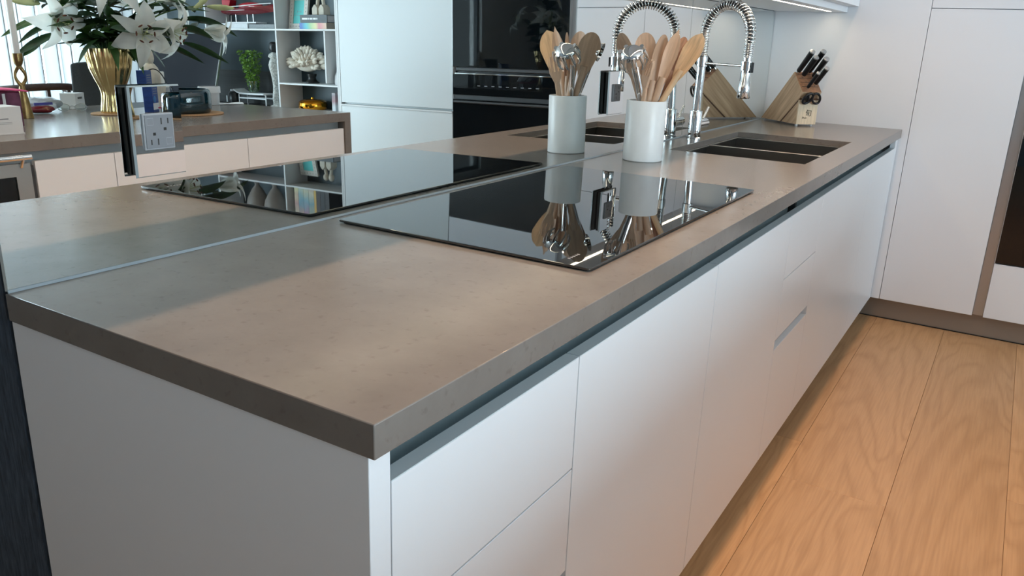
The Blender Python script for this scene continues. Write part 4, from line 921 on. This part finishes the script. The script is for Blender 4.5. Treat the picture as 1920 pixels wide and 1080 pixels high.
wb = thing('white_carton', 'white carton with grey print at the front edge of the island', 'box', (1.87, 0.90, H))
cbx = bx('carton', paper, wb, 1.822, 1.935, 0.800, 1.000, ZI0, H + 0.092, bevel=0.001)
for k, (a, b_, z) in enumerate(((0.86, 0.955, 0.050), (0.86, 0.965, 0.040), (0.86, 0.965, 0.035))): bx('print_line', inkgrey, cbx, 1.8212, 1.8218, a, b_, H + z, H + z + (0.004 if k == 0 else 0.001))
bx('base_tray', paper, wb, 1.820, 1.937, 0.798, 1.002, ZI0 - 0.0002, H + 0.004)
pk = thing('pink_lidded_box', 'clear plum box with a bright pink lid behind the white carton', 'box', (2.12, 1.05, H))
bx('tub', purple, pk, 2.050, 2.190, 0.930, 1.125, ZI0, H + 0.126, bevel=0.004)
lidp = MB(); vs = []; fs = []
for i in range(9):
    for j in range(7):
        u, v_ = i / 8, j / 6; vs.append((2.040 + 0.165 * v_, 0.915 + 0.235 * u, H + 0.1275 + 0.010 * math.sin(math.pi * u) + 0.005 * math.sin(math.pi * v_)))
for i in range(8):
    for j in range(6): q = i * 7 + j; fs.append((q, q + 7, q + 8, q + 1))
o = lidp.add(vs, fs).build('lid', pinkm, pk, smooth=180); o.modifiers.new('t', 'SOLIDIFY').thickness = 0.004
bx('label_strip', paper, pk, 2.0488, 2.0496, 1.060, 1.070, H + 0.03, H + 0.12)

# crumpled bag of sweets
def crumple(c, s, amp, seed, sub=3):
    bm = bmesh.new(); bmesh.ops.create_icosphere(bm, subdivisions=sub, radius=1.0); rr = random.Random(seed)
    ph = [(rr.uniform(2, 7), rr.uniform(2, 7), rr.uniform(2, 7), rr.uniform(0, 6)) for _ in range(7)]
    m = MB()
    for v in bm.verts:
        d = sum(math.sin(a * v.co.x + b_ * v.co.y + c_ * v.co.z + e) for a, b_, c_, e in ph) / 7
        q = v.co * (1 + amp * d)
        q = V((math.copysign(abs(q.x) ** 0.7, q.x), math.copysign(abs(q.y) ** 0.7, q.y), q.z))
        v.co = V((c[0] + q.x * s[0], c[1] + q.y * s[1], max(c[2] + q.z * s[2], c[2] - s[2] * 0.98)))
    bm.verts.index_update(); m.add([v.co.copy() for v in bm.verts], [tuple(v.index for v in f.verts) for f in bm.faces]); bm.free(); return m
bg = thing('plastic_bag', 'crumpled clear plastic bag with blue print beside the candlestick', 'bag', (2.60, 1.49, H))
crumple((2.60, 1.49, H + 0.035), (0.055, 0.080, 0.033), 0.35, 4).build('film', bagm, bg, smooth=30)
bx('blue_band', bluep, bg, 2.528, 2.531, 1.425, 1.505, H + 0.036, H + 0.047)
crumple((2.535, 1.455, H + 0.018), (0.022, 0.055, 0.016), 0.3, 9).build('contents', maroon, bg, smooth=30)
sb = thing('small_white_box', 'small white box with a bar code in front of the grey chair', 'box', (2.69, 1.69, H), R(-32))
MB().box(-0.035, 0.035, -0.042, 0.042, 0.0004, 0.072).build('carton', paper, sb, bevel=0.0008, local=True)
for k in range(12): MB().box(-0.0356, -0.0352, -0.020 + k * 0.0034, -0.020 + k * 0.0034 + (0.0022 if k % 3 else 0.0012), 0.046, 0.055).build('bar', inkblack, sb, local=True)
gl = thing('eyeglasses', 'folded eyeglasses lying in front of the small white box', 'glasses', (2.54, 1.60, H))
for s_ in (-1, 1):
    cc = V((2.545, 1.60, H + 0.019)) + RT * 0.034 * s_
    P = [cc + RT * (0.024 * math.cos(t)) + V((0, 0, 0.016 * math.sin(t))) for t in [2 * math.pi * k / 24 for k in range(24)]]
    MB().tube(P, 0.0016, 6, closed=True).build('rim', alu, gl, smooth=60)
    MB().add([p - VD * 0.0 for p in P], [tuple(range(24))]).build('lens', clear, gl)
    MB().tube([cc + RT * 0.026 * s_, cc + RT * 0.028 * s_ - VD * 0.02, cc - RT * 0.03 * s_ - VD * (0.028 + 0.004 * s_) + V((0, 0, -0.010))], 0.0014, 6).build('temple', alu, gl, smooth=60)
MB().tube([V((2.545, 1.60, H + 0.022)) - RT * 0.010, V((2.545, 1.60, H + 0.026)), V((2.545, 1.60, H + 0.022)) + RT * 0.010], 0.0016, 6).build('bridge', alu, gl, smooth=60)

tb = thing('teal_glass_bowl', 'dark teal glass bowl on the cork trivet right of the vase', 'bowl', (2.105, 1.855, H + 0.0062))
MB().lathe([(0.0, 0.0), (0.102, 0.0), (0.112, 0.006), (0.116, 0.020), (0.115, 0.085), (0.110, 0.098), (0.103, 0.103), (0.100, 0.101), (0.106, 0.090), (0.109, 0.03), (0.100, 0.010), (0.0, 0.009)], (2.105, 1.855, H + 0.0064), 56, capb=False, capt=False).build('glass', tealglass, tb, smooth=50)
wt_ = thing('white_tub', 'open white plastic tub behind the teal bowl', 'tub', (2.475, 2.285, H))
MB().lathe([(0.0, 0.0), (0.044, 0.0), (0.046, 0.004), (0.0495, 0.088), (0.047, 0.088), (0.0435, 0.006), (0.0, 0.004)], (2.475, 2.285, ZI0), 40, capb=False, capt=False).build('cup', whitepl, wt_, smooth=50)
MB().lathe([(0.0498, 0.062), (0.0545, 0.060), (0.0545, 0.088), (0.053, 0.091), (0.0498, 0.091)], (2.475, 2.285, ZI0), 40, capb=False, capt=False).build('rim', whitepl, wt_, smooth=50)
npk = MB(); vs = []; fs = []
for i in range(13):
    for j in range(7):
        u, v_ = i / 12, j / 6; p = V((2.435, 2.345, 0)) + RT * (0.13 * (u - 0.3)) - VD * (0.05 * (v_ - 0.5))
        vs.append((p.x, p.y, H + 0.0025 + 0.006 * abs(math.sin(3.2 * u + 2 * v_)) * (0.4 + v_)))
for i in range(12):
    for j in range(6): q = i * 7 + j; fs.append((q, q + 7, q + 8, q + 1))
o = npk.add(vs, fs).build('paper_napkin', paper, None, smooth=180); o.modifiers.new('t', 'SOLIDIFY').thickness = 0.0012; props(o, 'crumpled white paper napkin lying beside the white tub', 'napkin')
bb = thing('blue_carton', 'upright blue printed carton directly behind the gold vase', 'box', (2.52, 1.955, H), R(-32))
MB().box(-0.022, 0.022, -0.032, 0.032, 0.0004, 0.175).build('carton', bluebox, bb, bevel=0.0008, local=True)
for k in range(7): MB().box(-0.0227, -0.0222, -0.022, 0.020, 0.085 + k * 0.011, 0.0875 + k * 0.011).build('print_line', inkgrey, bb, local=True)
MB().box(-0.0228, -0.0222, -0.031, 0.031, 0.012, 0.042).build('silver_band', paper, bb, local=True)
MB().ell((-0.0222, -0.008, 0.060), (0.001, 0.016, 0.016), 16, 8).build('print_globe', mat('light blue print', (0.02, 0.16, 0.42), 0.4, noise=(60, .3)), bb, local=True)
stt = thing('draped_bust', 'beige draped stone bust standing behind the blue carton', 'sculpture', (2.66, 2.085, H))
MB().lathe([(0.0, 0.0), (0.050, 0.0), (0.052, 0.02), (0.044, 0.05), (0.040, 0.09), (0.046, 0.12), (0.048, 0.15), (0.036, 0.18), (0.022, 0.20), (0.0, 0.205)], (2.66, 2.085, ZI0), 40, rf=lambda t, z: 1 + 0.10 * math.sin(5 * t + 26 * z) + 0.05 * math.sin(9 * t - 14 * z), capb=False, capt=False).build('draped_torso', cream, stt, smooth=60)
crumple((2.66, 2.085, H + 0.226), (0.021, 0.024, 0.038), 0.4, 12).build('head', cream, stt, smooth=60)
bt = thing('white_capped_bottle', 'small bottle with a white cap beside the beige bust', 'bottle', (2.70, 2.165, H))
MB().lathe([(0.0, 0.0), (0.022, 0.0), (0.023, 0.004), (0.023, 0.098), (0.021, 0.102), (0.0, 0.102)], (2.70, 2.165, ZI0), 28, capb=False, capt=False).build('body', mat('grey plastic', (0.34, 0.36, 0.37), 0.4, bump=(200, .02)), bt, smooth=50)
MB().lathe([(0.0, 0.1022), (0.0235, 0.1022), (0.0235, 0.156), (0.0215, 0.159), (0.0, 0.159)], (2.70, 2.165, ZI0), 28, capb=False, capt=False).build('cap', waxm, bt, smooth=50)
gn = thing('black_cable', 'black cable arching in front of the beige bust', 'cable', (2.45, 2.03, H))
MB().tube(curve3(V((2.55, 1.99, H + 0.165)), V((2.50, 2.05, H + 0.23)), V((2.42, 2.03, H + 0.003)), 20), 0.0028, 8).build('cord', blackp, gn, smooth=60)
pn = thing('pink_notebook', 'pink notebook on a stack of spiral pads behind the teal bowl', 'notebook', (2.32, 1.93, H), R(-32))
MB().box(-0.045, 0.045, -0.055, 0.055, 0.0004, 0.030).build('pad', paper, pn, bevel=0.001, local=True)
MB().box(-0.047, 0.047, -0.057, 0.057, 0.0302, 0.036).build('cover', mat('raspberry card', (0.55, 0.05, 0.13), 0.5, noise=(40, .1)), pn, bevel=0.0006, local=True)
for k in range(9): MB().tube([(-0.0465 - 0.005 * math.sin(t), -0.048 + k * 0.012, 0.018 + 0.010 * math.cos(t)) for t in [math.pi * q / 6 for q in range(7)]], 0.0014, 6).build('spiral_ring', chrome, pn, smooth=60, local=True)

# ------------------------------------------------------------------ chairs beyond the island
def chair(x, y, rot, label):
    t = thing('dining_chair', label, 'chair', (x, y, 0.0), rot, 'upholstered dining chairs')
    MB().box(-0.23, 0.23, -0.23, 0.23, 0.38, 0.47).build('seat', fabric, t, bevel=0.02, seg=3, local=True)
    MB().prism([(-0.23, 0.40), (-0.18, 0.40), (-0.205, 1.09), (-0.250, 1.10)], lambda a, b, tt: (a, tt, b), -0.22, 0.22).build('backrest', fabric, t, bevel=0.012, seg=3, local=True)
    for a in (-0.2, 0.2):
        for b_ in (-0.2, 0.2): MB().cyl((a, b_, 0.38), (a * 1.04, b_ * 1.04, 0.0), 0.018, 0.012, n=12).build('leg', walnut, t, smooth=50, local=True)
chair(3.40, 1.975, R(-40), 'charcoal upholstered dining chair behind the small white box')
chair(3.34, 1.35, R(12), 'charcoal upholstered dining chair behind the candlestick')
wc = thing('wooden_armchair', 'dark wooden chair with a curved top rail between the charcoal chairs', 'chair', (4.27, 2.33, 0.0))
P = [(4.27 - 0.24 * math.cos(a), 2.33 + 0.25 * math.sin(a), 0.905 + 0.022 * math.cos(a * 1.2)) for a in [R(-95 + 190 * k / 24) for k in range(25)]]
MB().tube(P, 0.022, 10, upv=(0, 0, 1), flat=1.0).build('top_rail', walnut, wc, smooth=60)
for a in (-80, -40, 0, 40, 80):
    x, y = 4.27 - 0.235 * math.cos(R(a)), 2.33 + 0.245 * math.sin(R(a)); MB().cyl((x, y, 0.46), (x, y, 0.905), 0.011, n=10).build('spindle', walnut, wc, smooth=50)
MB().prism(rrect(4.03, 4.51, 2.08, 2.58, 0.08), lambda a, b, tt: (a, b, tt), 0.43, 0.47).build('seat', walnut, wc, bevel=0.006)
for a in (4.09, 4.46):
    for b_ in (2.14, 2.52): MB().cyl((a, b_, 0.43), (a, b_, 0.0), 0.019, 0.014, n=12).build('leg', walnut, wc, smooth=50)

# =================================================================== OPEN SHELVING AND DESK
YS, YBK = 3.561, 3.775
su = thing('shelving_unit', 'white open shelving with teal back panel beside the refrigerator', 'shelving', (3.4, 3.67, 0.0))
def bd(nm, x0, x1, z0, z1, m=shelfw): bx(nm, m, su, x0, x1, YS, YBK - 0.0005, z0, z1, bevel=0.0006)
bx('back_panel', tealback, su, 2.794, 4.80, YBK, YBK + 0.012, 0.0, 2.36)
bd('upright', 2.794, 2.806, 0.0, 2.36); bd('upright', 3.350, 3.363, 0.0, 2.36); bd('upright', 2.899, 2.911, 0.955, 1.2945); bd('upright', 4.070, 4.083, 1.303, 2.36)
for nm, x0, x1, z in (('shelf', 2.806, 3.350, 0.944), ('shelf', 2.806, 3.350, 1.300), ('shelf', 3.363, 4.070, 1.300), ('shelf', 2.806, 3.350, 1.597), ('shelf', 3.363, 4.070, 1.597), ('shelf', 2.806, 3.350, 0.764), ('shelf', 2.806, 3.350, 2.0), ('shelf', 3.363, 4.070, 2.0), ('shelf', 2.806, 3.350, 0.06), ('shelf', 2.806, 3.350, 0.40)):
    bd(nm, x0, x1, z - 0.011, z)
dk = thing('desk', 'grey-brown desk built in beside the shelving', 'desk', (4.1, 3.5, 0.0))
bx('desk_top', greyback, dk, 3.3635, 5.02, 3.16, YBK - 0.001, 0.735, 0.765, bevel=0.001)
bx('backsplash', greyback, dk, 3.3635, 4.80, YBK - 0.010, YBK - 0.001, 0.7655, 1.005)
for x in (3.50, 4.95): bx('desk_leg', greyback, dk, x, x + 0.04, 3.20, YBK - 0.02, 0.0, 0.7345)
SG = 'ornaments on the open shelving'
# model speedboat
bo = thing('model_speedboat', 'glossy red model speedboat on a chrome stand on the shelf', 'model boat', (3.70, 3.66, 1.3005), group=SG)
hull = []; fsb = []; NB = 14
for i in range(NB + 1):
    u = i / NB; x = 3.96 - 0.50 * u; wd = 0.052 * (1 - max(0, (u - 0.45) / 0.55) ** 2) + 0.0015; z0 = 1.395 + 0.045 * max(0, u - 0.4) ** 1.5; z1 = 1.428 + 0.030 * u
    for (yy, zz) in ((-wd, z1), (-wd * 0.75, (z0 + z1) / 2 - 0.004), (0, z0), (wd * 0.75, (z0 + z1) / 2 - 0.004), (wd, z1), (0, z1 + 0.008)): hull.append((x, 3.66 + yy, zz))
for i in range(NB):
    for j in range(6): fsb.append((i * 6 + j, i * 6 + (j + 1) % 6, (i + 1) * 6 + (j + 1) % 6, (i + 1) * 6 + j))
fsb += [tuple(range(6)), tuple(NB * 6 + k for k in range(6))]
MB().add(hull, fsb).build('hull', maroon, bo, smooth=40)
MB().ell((3.70, 3.66, 1.452), (0.125, 0.036, 0.030), 20, 10).build('engine_cover', redm, bo, smooth=60)
MB().prism([(3.965, 1.44), (3.90, 1.43), (3.875, 1.495), (3.968, 1.505)], lambda a, b, tt: (a, tt, b), 3.63, 3.69).build('tail', redm, bo, bevel=0.003)
MB().tube([(3.94, 3.606, 1.447), (3.75, 3.604, 1.452), (3.58, 3.618, 1.464), (3.48, 3.648, 1.470)], 0.0032, 6).build('white_stripe', whitepl, bo, smooth=60)
MB().tube([(3.92, 3.612, 1.425), (3.80, 3.610, 1.424), (3.70, 3.618, 1.428)], 0.0026, 6).build('lower_stripe', whitepl, bo, smooth=60)
for x in (3.86, 3.74, 3.68): MB().cyl((x, 3.66, 1.3455), (x, 3.66, 1.405), 0.0045, n=10).build('stand_post', chrome, bo, smooth=50)
bx('stand_base', whitepl, bo, 3.60, 3.90, 3.61, 3.71, 1.3362, 1.3455, bevel=0.001)
single(MB().box(3.66, 3.975, 3.585, 3.735, 1.3005, 1.336), 'silver_book', mat('silver book cloth', (0.58, 0.60, 0.62), 0.4, noise=(80, .06)), 'thick silver-white book under the model speedboat', 'book', bevel=0.0012)
single(MB().box(3.40, 3.650, 3.590, 3.735, 1.3005, 1.330), 'grey_book', mat('grey book cloth', (0.22, 0.24, 0.25), 0.5, noise=(80, .1)), 'flat grey book beside the silver one under the speedboat', 'book', bevel=0.0012)
# photo frame
pfm = thing('photo_frame', 'cream studded picture frame with aqua mount on the shelf', 'picture frame', (3.24, 3.66, 1.3005), R(0), SG)
pfm.rotation_euler = (R(-9), 0, 0)
b_ = MB()
for (x0, x1, z0, z1) in ((-0.085, -0.050, 0.0015, 0.225), (0.050, 0.085, 0.0015, 0.225), (-0.050, 0.050, 0.0015, 0.036), (-0.050, 0.050, 0.190, 0.225)): b_.box(x0, x1, -0.008, 0.008, z0, z1)
fr_ = b_.build('frame', mat('cream frame', (0.66, 0.63, 0.57), 0.55, noise=(60, .06)), pfm, local=True)
for k in range(6):
    for z in (0.018, 0.208): MB().ell((-0.070 + k * 0.028, -0.0085, z), (0.0035, 0.002, 0.0035), 10, 6).build('stud', mat('mauve stud', (0.36, 0.30, 0.32), .5), fr_, smooth=60, local=True)
for k in range(1, 8):
    for x in (-0.0675, 0.0675): MB().ell((x, -0.0085, 0.018 + k * 0.0238), (0.0035, 0.002, 0.0035), 10, 6).build('stud', MATS['mauve stud'], fr_, smooth=60, local=True)
pc = MB().box(-0.0498, 0.0498, -0.002, 0.004, 0.0362, 0.1898).build('aqua_mount', aqua, pfm, local=True)
MB().box(-0.045, 0.045, -0.0026, -0.0022, 0.0905, 0.0925).build('print_line', inkgrey, pc, local=True)
MB().box(-0.018, 0.018, -0.0026, -0.0022, 0.114, 0.116).build('print_bar', inkgrey, pc, local=True)
for s_ in (-1, 1): MB().box(0.018 * s_ - 0.0012, 0.018 * s_ + 0.0012, -0.0026, -0.0022, 0.106, 0.124).build('print_bar', inkgrey, pc, local=True)
# book stack with figurines
rb = rainbow_mat('rainbow spine', [(0.05, 0.16, 0.50), (0.10, 0.55, 0.60), (0.35, 0.60, 0.30), (0.75, 0.70, 0.35), (0.72, 0.25, 0.28), (0.78, 0.45, 0.35), (0.70, 0.60, 0.40)], 0, -4.4, 0.35, 2.0)
k1 = thing('rainbow_book', 'rainbow-spined book at the bottom of the stack on the shelf', 'book', (3.02, 3.655, 1.3005))
MB().box(2.905, 3.150, 3.585, 3.590, 1.3008, 1.3395).build('spine', rb, k1); MB().box(2.905, 3.150, 3.590, 3.735, 1.3365, 1.3395).build('cover', rb, k1); MB().box(2.905, 3.150, 3.590, 3.735, 1.3008, 1.3035).build('back_cover', rb, k1)
bx('pages', mat('page edges', (0.34, 0.30, 0.25), 0.8, noise=(4, .1, (1, 1, 200))), k1, 2.907, 3.148, 3.5905, 3.733, 1.3037, 1.3363)
k2 = thing('black_book', 'thick charcoal book with white spine lettering on the rainbow book', 'book', (3.02, 3.655, 1.340))
MB().box(2.900, 3.145, 3.588, 3.594, 1.3400, 1.3900).build('spine', mat('charcoal book', (0.055, 0.065, 0.07), .45, noise=(40, .2)), k2); MB().box(2.900, 3.145, 3.594, 3.740, 1.3865, 1.3900).build('cover', MATS['charcoal book'], k2); MB().box(2.900, 3.145, 3.594, 3.740, 1.3400, 1.3435).build('back_cover', MATS['charcoal book'], k2)
bx('pages', mat('grey pages', (0.40, 0.38, 0.38), .8, noise=(4, .1, (1, 1, 200))), k2, 2.903, 3.142, 3.5945, 3.738, 1.3437, 1.3863)
for x0, x1 in ((3.075, 3.125), (3.062, 3.070), (3.030, 3.056), (2.998, 3.024), (2.985, 2.993)): bx('spine_mark', whitepl, k2, x0, x1, 3.5872, 3.5878, 1.360, 1.371)
fg = thing('couple_figurine', 'pair of cream abstract stone figures joined on the book stack', 'figurine', (3.01, 3.655, 1.3902), group=SG)
for xx, s_ in ((3.045, 1), (2.985, -1)):
    MB().prism([(xx - 0.024, 1.3904), (xx + 0.024, 1.3904), (xx + 0.024, 1.432), (xx + 0.004, 1.456), (xx - 0.006, 1.456), (xx - 0.024, 1.436)], lambda a, b, tt: (a, tt, b), 3.625, 3.685).build('body', cream, fg, bevel=0.003)
    MB().tube([(xx, 3.655, 1.450), (xx - 0.004 * s_, 3.655, 1.475), (xx - 0.012 * s_, 3.655, 1.500)], 0.012, 10).build('neck', cream, fg, smooth=60)
    MB().ell((xx - 0.004 * s_, 3.655, 1.512), (0.021, 0.020, 0.026), 16, 10).build('head', cream, fg, smooth=60)
# coral on a black foot
co = thing('coral_ornament', 'white branching coral mounted on a black turned foot', 'ornament', (3.15, 3.66, 0.9445), group=SG)
MB().lathe([(0.0, 0.0), (0.050, 0.0), (0.050, 0.008), (0.040, 0.014), (0.030, 0.024), (0.026, 0.040), (0.031, 0.050), (0.033, 0.062), (0.0, 0.064)], (3.135, 3.66, 0.9447), 32, capb=False, capt=False).build('foot', blackp, co, smooth=50)
rc = random.Random(11); cm = MB()
cm.ell((3.17, 3.66, 1.075), (0.115, 0.048, 0.055), 16, 10)
for k in range(150):
    th = rc.uniform(0, 2 * math.pi); ph = rc.uniform(0.05, 1.75); d = V((math.sin(ph) * math.cos(th), math.sin(ph) * math.sin(th) * 0.5, math.cos(ph) * 0.75)); d2 = V((d.x * 1.55, d.y, d.z)).normalized()
    c0 = V((3.175, 3.66, 1.065)) + V((d.x * 0.145, d.y * 0.085, d.z * 0.105)); l_ = rc.uniform(0.022, 0.034)
    cm.ell(c0 + d2 * l_ * 0.6, (rc.uniform(0.011, 0.017), rc.uniform(0.010, 0.015), l_), 10, 7, frame(d2))
cm.build('coral', coralm, co, smooth=60, kind='stuff')
single(MB().lathe([(0.0, 0.0), (0.030, 0.0), (0.034, 0.02), (0.030, 0.06), (0.018, 0.085), (0.014, 0.12), (0.017, 0.135), (0.014, 0.134), (0.0, 0.13)], (2.850, 3.63, 0.9447), 28, capb=False, capt=False), 'small_white_vase', whitepl, 'small white vase in the narrow shelf compartment', 'vase', smooth=50)
gbx = thing('gold_box', 'round amber-gold lustre box with lid on the lower shelf', 'box', (3.145, 3.665, 0.7645), group=SG)
MB().lathe([(0.0, 0.0), (0.085, 0.0), (0.096, 0.010), (0.098, 0.030), (0.094, 0.047), (0.0, 0.048)], (3.145, 3.665, 0.7647), 40, capb=False, capt=False).build('body', goldbox, gbx, smooth=50)
MB().lathe([(0.0, 0.0482), (0.094, 0.0482), (0.096, 0.054), (0.080, 0.066), (0.040, 0.073), (0.012, 0.075), (0.010, 0.084), (0.0, 0.086)], (3.145, 3.665, 0.7647), 40, capb=False, capt=False).build('lid', goldbox, gbx, smooth=50)
fb = rainbow_mat('flowered spine', [(0.55, 0.62, 0.66), (0.60, 0.64, 0.66), (0.40, 0.22, 0.24), (0.30, 0.24, 0.26), (0.5, 0.5, 0.52)], 2, 6.0, -4.7, 4.0)
single(MB().box(2.868, 2.900, 3.60, 3.74, 0.7645, 0.893), 'upright_book', fb, 'upright grey flowered book at the right of the lower shelf', 'book', bevel=0.001)
# ornaments on the higher shelf
for i, (x, lb) in enumerate(((3.77, 'taupe footed vase on the upper shelf, left of its pair'), (3.58, 'taupe footed vase on the upper shelf, nearer the upright'))):
    t = thing('footed_vase', lb, 'vase', (x, 3.66, 1.5975), group='taupe vases on the upper shelf')
    MB().lathe([(0.0, 0.0), (0.040, 0.0), (0.036, 0.008), (0.018, 0.025), (0.016, 0.045), (0.040, 0.075), (0.075, 0.14), (0.085, 0.19), (0.078, 0.235), (0.060, 0.262), (0.064, 0.272), (0.058, 0.270), (0.0, 0.25)], (x, 3.66, 1.5977), 36, capb=False, capt=False).build('body', mat('taupe ceramic', (0.30, 0.26, 0.23), .4, noise=(12, .12)), t, smooth=50)
cl = [[(0.70, 0.66, 0.30), (0.72, 0.68, 0.40), (0.55, 0.30, 0.30), (0.70, 0.66, 0.45)], [(0.10, 0.30, 0.40), (0.55, 0.60, 0.45), (0.15, 0.35, 0.45), (0.60, 0.35, 0.30)], [(0.15, 0.35, 0.45), (0.60, 0.58, 0.40), (0.20, 0.42, 0.50), (0.45, 0.25, 0.35)], [(0.40, 0.20, 0.25), (0.65, 0.60, 0.45), (0.18, 0.36, 0.42), (0.5, 0.45, 0.3)], [(0.72, 0.45, 0.10), (0.75, 0.5, 0.12), (0.7, 0.4, 0.1), (0.72, 0.45, 0.1)], [(0.05, 0.03, 0.025)] * 4, [(0.02, 0.02, 0.022)] * 4, [(0.025, 0.02, 0.02)] * 4]
nm = ['yellow and cream', 'blue-green', 'pale blue', 'rose and sand', 'narrow orange', 'brown', 'black', 'dark']
x = 3.300
for i, c in enumerate(cl):
    wd = [0.040, 0.050, 0.052, 0.052, 0.022, 0.040, 0.045, 0.040][i]
    single(MB().box(x - wd + 0.001, x, 3.59, 3.74, 1.5975, 1.5975 + 0.235 - 0.006 * (i % 3)), 'picture_book', rainbow_mat('%s spine' % nm[i], c, 2, 4.0, -6.4, 5.0), '%s spined book standing on the upper shelf' % nm[i], 'book', 'books on the upper shelf', bevel=0.001); x -= wd
# plant, tray, bottle, mosaic figure, monitor on the desk
tr = thing('white_riser', 'white sculptural riser with curved top under the green plant', 'stand', (3.70, 3.63, 0.7655))
P = [(3.865, 3.63, 0.882), (3.835, 3.63, 0.868), (3.80, 3.63, 0.858), (3.70, 3.63, 0.856), (3.60, 3.63, 0.857), (3.545, 3.63, 0.858)]
m = MB()
m.prism([(p[0], p[2] - 0.012) for p in P[::-1]] + [(p[0], p[2]) for p in P], lambda a, b, tt: (a, tt, b), 3.585, 3.690); m.build('curved_top', whitepl, tr, bevel=0.003)
for a in (3.82, 3.54):
    for y in (3.60, 3.675): MB().tube([(a, y, 0.7658), (a, y, 0.842), (a + (0.01 if a < 3.7 else -0.01), y, 0.846)], 0.0048, 8).build('leg', whitepl, tr, smooth=50)
for y in (3.60, 3.675): bx('cross_rail', whitepl, tr, 3.545, 3.815, y - 0.003, y + 0.003, 0.815, 0.824)
pt = thing('green_plant', 'bushy bright green plant in a clear glass on the white riser', 'plant', (3.70, 3.637, 0.8565))
MB().lathe([(0.0, 0.0), (0.030, 0.0), (0.033, 0.004), (0.042, 0.085), (0.040, 0.085), (0.031, 0.008), (0.0, 0.006)], (3.70, 3.637, 0.8567), 28, capb=False, capt=False).build('glass', clear, pt, smooth=50)
rl = random.Random(5); lm = MB()
for k in range(900):
    z = rl.uniform(0.0, 0.285); q = z / 0.285; rad = (0.036 + 0.060 * q) * math.sqrt(rl.random()); a = rl.uniform(0, 2 * math.pi)
    c = V((3.70 + rad * math.cos(a) + 0.030 * q * (1 if a > 3 else 0.2), 3.637 + rad * 0.8 * math.sin(a), 0.866 + z)); s_ = rl.uniform(0.007, 0.013)
    M3 = frame((rl.uniform(-1, 1), rl.uniform(-1, 1), rl.uniform(-0.3, 1)), (rl.uniform(-1, 1), rl.uniform(-1, 1), 0.2))
    lm.add([c + M3 @ V(v) for v in ((-s_, 0, 0), (0, -s_ * 0.55, 0.15 * s_), (s_, 0, 0), (0, s_ * 0.55, 0.15 * s_))], [(0, 1, 2, 3)])
lm.build('foliage', foliage, pt, kind='stuff')
for k in range(7): MB().tube([(3.70 + 0.006 * k - 0.02, 3.637, 0.866), (3.70 + 0.012 * (k - 3), 3.637 + 0.005 * (k % 3), 1.00), (3.70 + 0.024 * (k - 3), 3.637, 1.10)], 0.0014, 5).build('stem', stemm, pt, smooth=60)
ink = thing('black_bottle', 'short black bottle with a white cap beside the white riser', 'bottle', (3.895, 3.62, 0.7655))
MB().lathe([(0.0, 0.0), (0.040, 0.0), (0.042, 0.004), (0.042, 0.080), (0.034, 0.092), (0.016, 0.096), (0.0, 0.096)], (3.895, 3.62, 0.7657), 28, capb=False, capt=False).build('body', blackp, ink, smooth=50)
MB().lathe([(0.0, 0.0962), (0.018, 0.0962), (0.018, 0.109), (0.0, 0.110)], (3.910, 3.62, 0.7657), 20, capb=False, capt=False).build('cap', whitepl, ink, smooth=50)
bx('label', paper, ink, 3.925, 3.936, 3.578, 3.5795, 0.785, 0.83)
mz = thing('mosaic_figure', 'tall slender white mosaic figure with a black head next to the shelving', 'figurine', (3.455, 3.62, 0.7655), group=SG)
MB().lathe([(0.0, 0.0), (0.046, 0.0), (0.044, 0.012), (0.022, 0.020), (0.022, 0.04), (0.028, 0.060), (0.022, 0.09), (0.016, 0.14), (0.020, 0.20), (0.034, 0.26), (0.042, 0.29), (0.030, 0.32), (0.022, 0.335), (0.034, 0.350), (0.030, 0.364), (0.012, 0.378), (0.0, 0.38)], (3.455, 3.62, 0.7657), 30, rf=lambda t, z: 1 + 0.10 * math.sin(4 * t + 30 * z) + 0.06 * math.sin(7 * t - 55 * z), capb=False, capt=False).build('body', mat('mosaic white', (0.58, 0.58, 0.54), .35, noise=(90, .45), bump=(90, .4)), mz, smooth=50)
crumple((3.455, 3.62, 1.178), (0.026, 0.026, 0.036), 0.18, 3).build('head', blackp, mz, smooth=50)
mo = thing('computer_monitor', 'black computer monitor tilted back on the desk behind the lilies', 'monitor', (4.22, 3.45, 0.7655)); mo.rotation_euler = (0, 0, R(-4))
TM = Matrix.Translation((0, 0, 0.30)) @ Matrix.Rotation(R(-17), 4, 'X')
def tb_(x0, x1, y0, y1, z0, z1): m = MB().box(x0, x1, y0, y1, z0, z1); m.v = [tuple(TM @ V(v)) for v in m.v]; return m
tb_(-0.36, 0.36, 0.0, 0.022, -0.21, 0.21).build('housing', alu, mo, bevel=0.004, local=True)
tb_(-0.355, 0.355, -0.0012, -0.0002, -0.205, 0.205).build('screen', screenm, mo, local=True)
MB().prism([(-0.01, 0.010), (0.02, 0.010), (0.075, 0.30), (0.045, 0.30)], lambda a, b, tt: (tt, a + 0.03, b), -0.04, 0.04).build('stand_neck', alu, mo, bevel=0.003, local=True)
MB().prism(rrect(-0.11, 0.11, -0.05, 0.14, 0.03), lambda a, b, tt: (a, b, tt), 0.0004, 0.010).build('stand_foot', alu, mo, bevel=0.002, local=True)
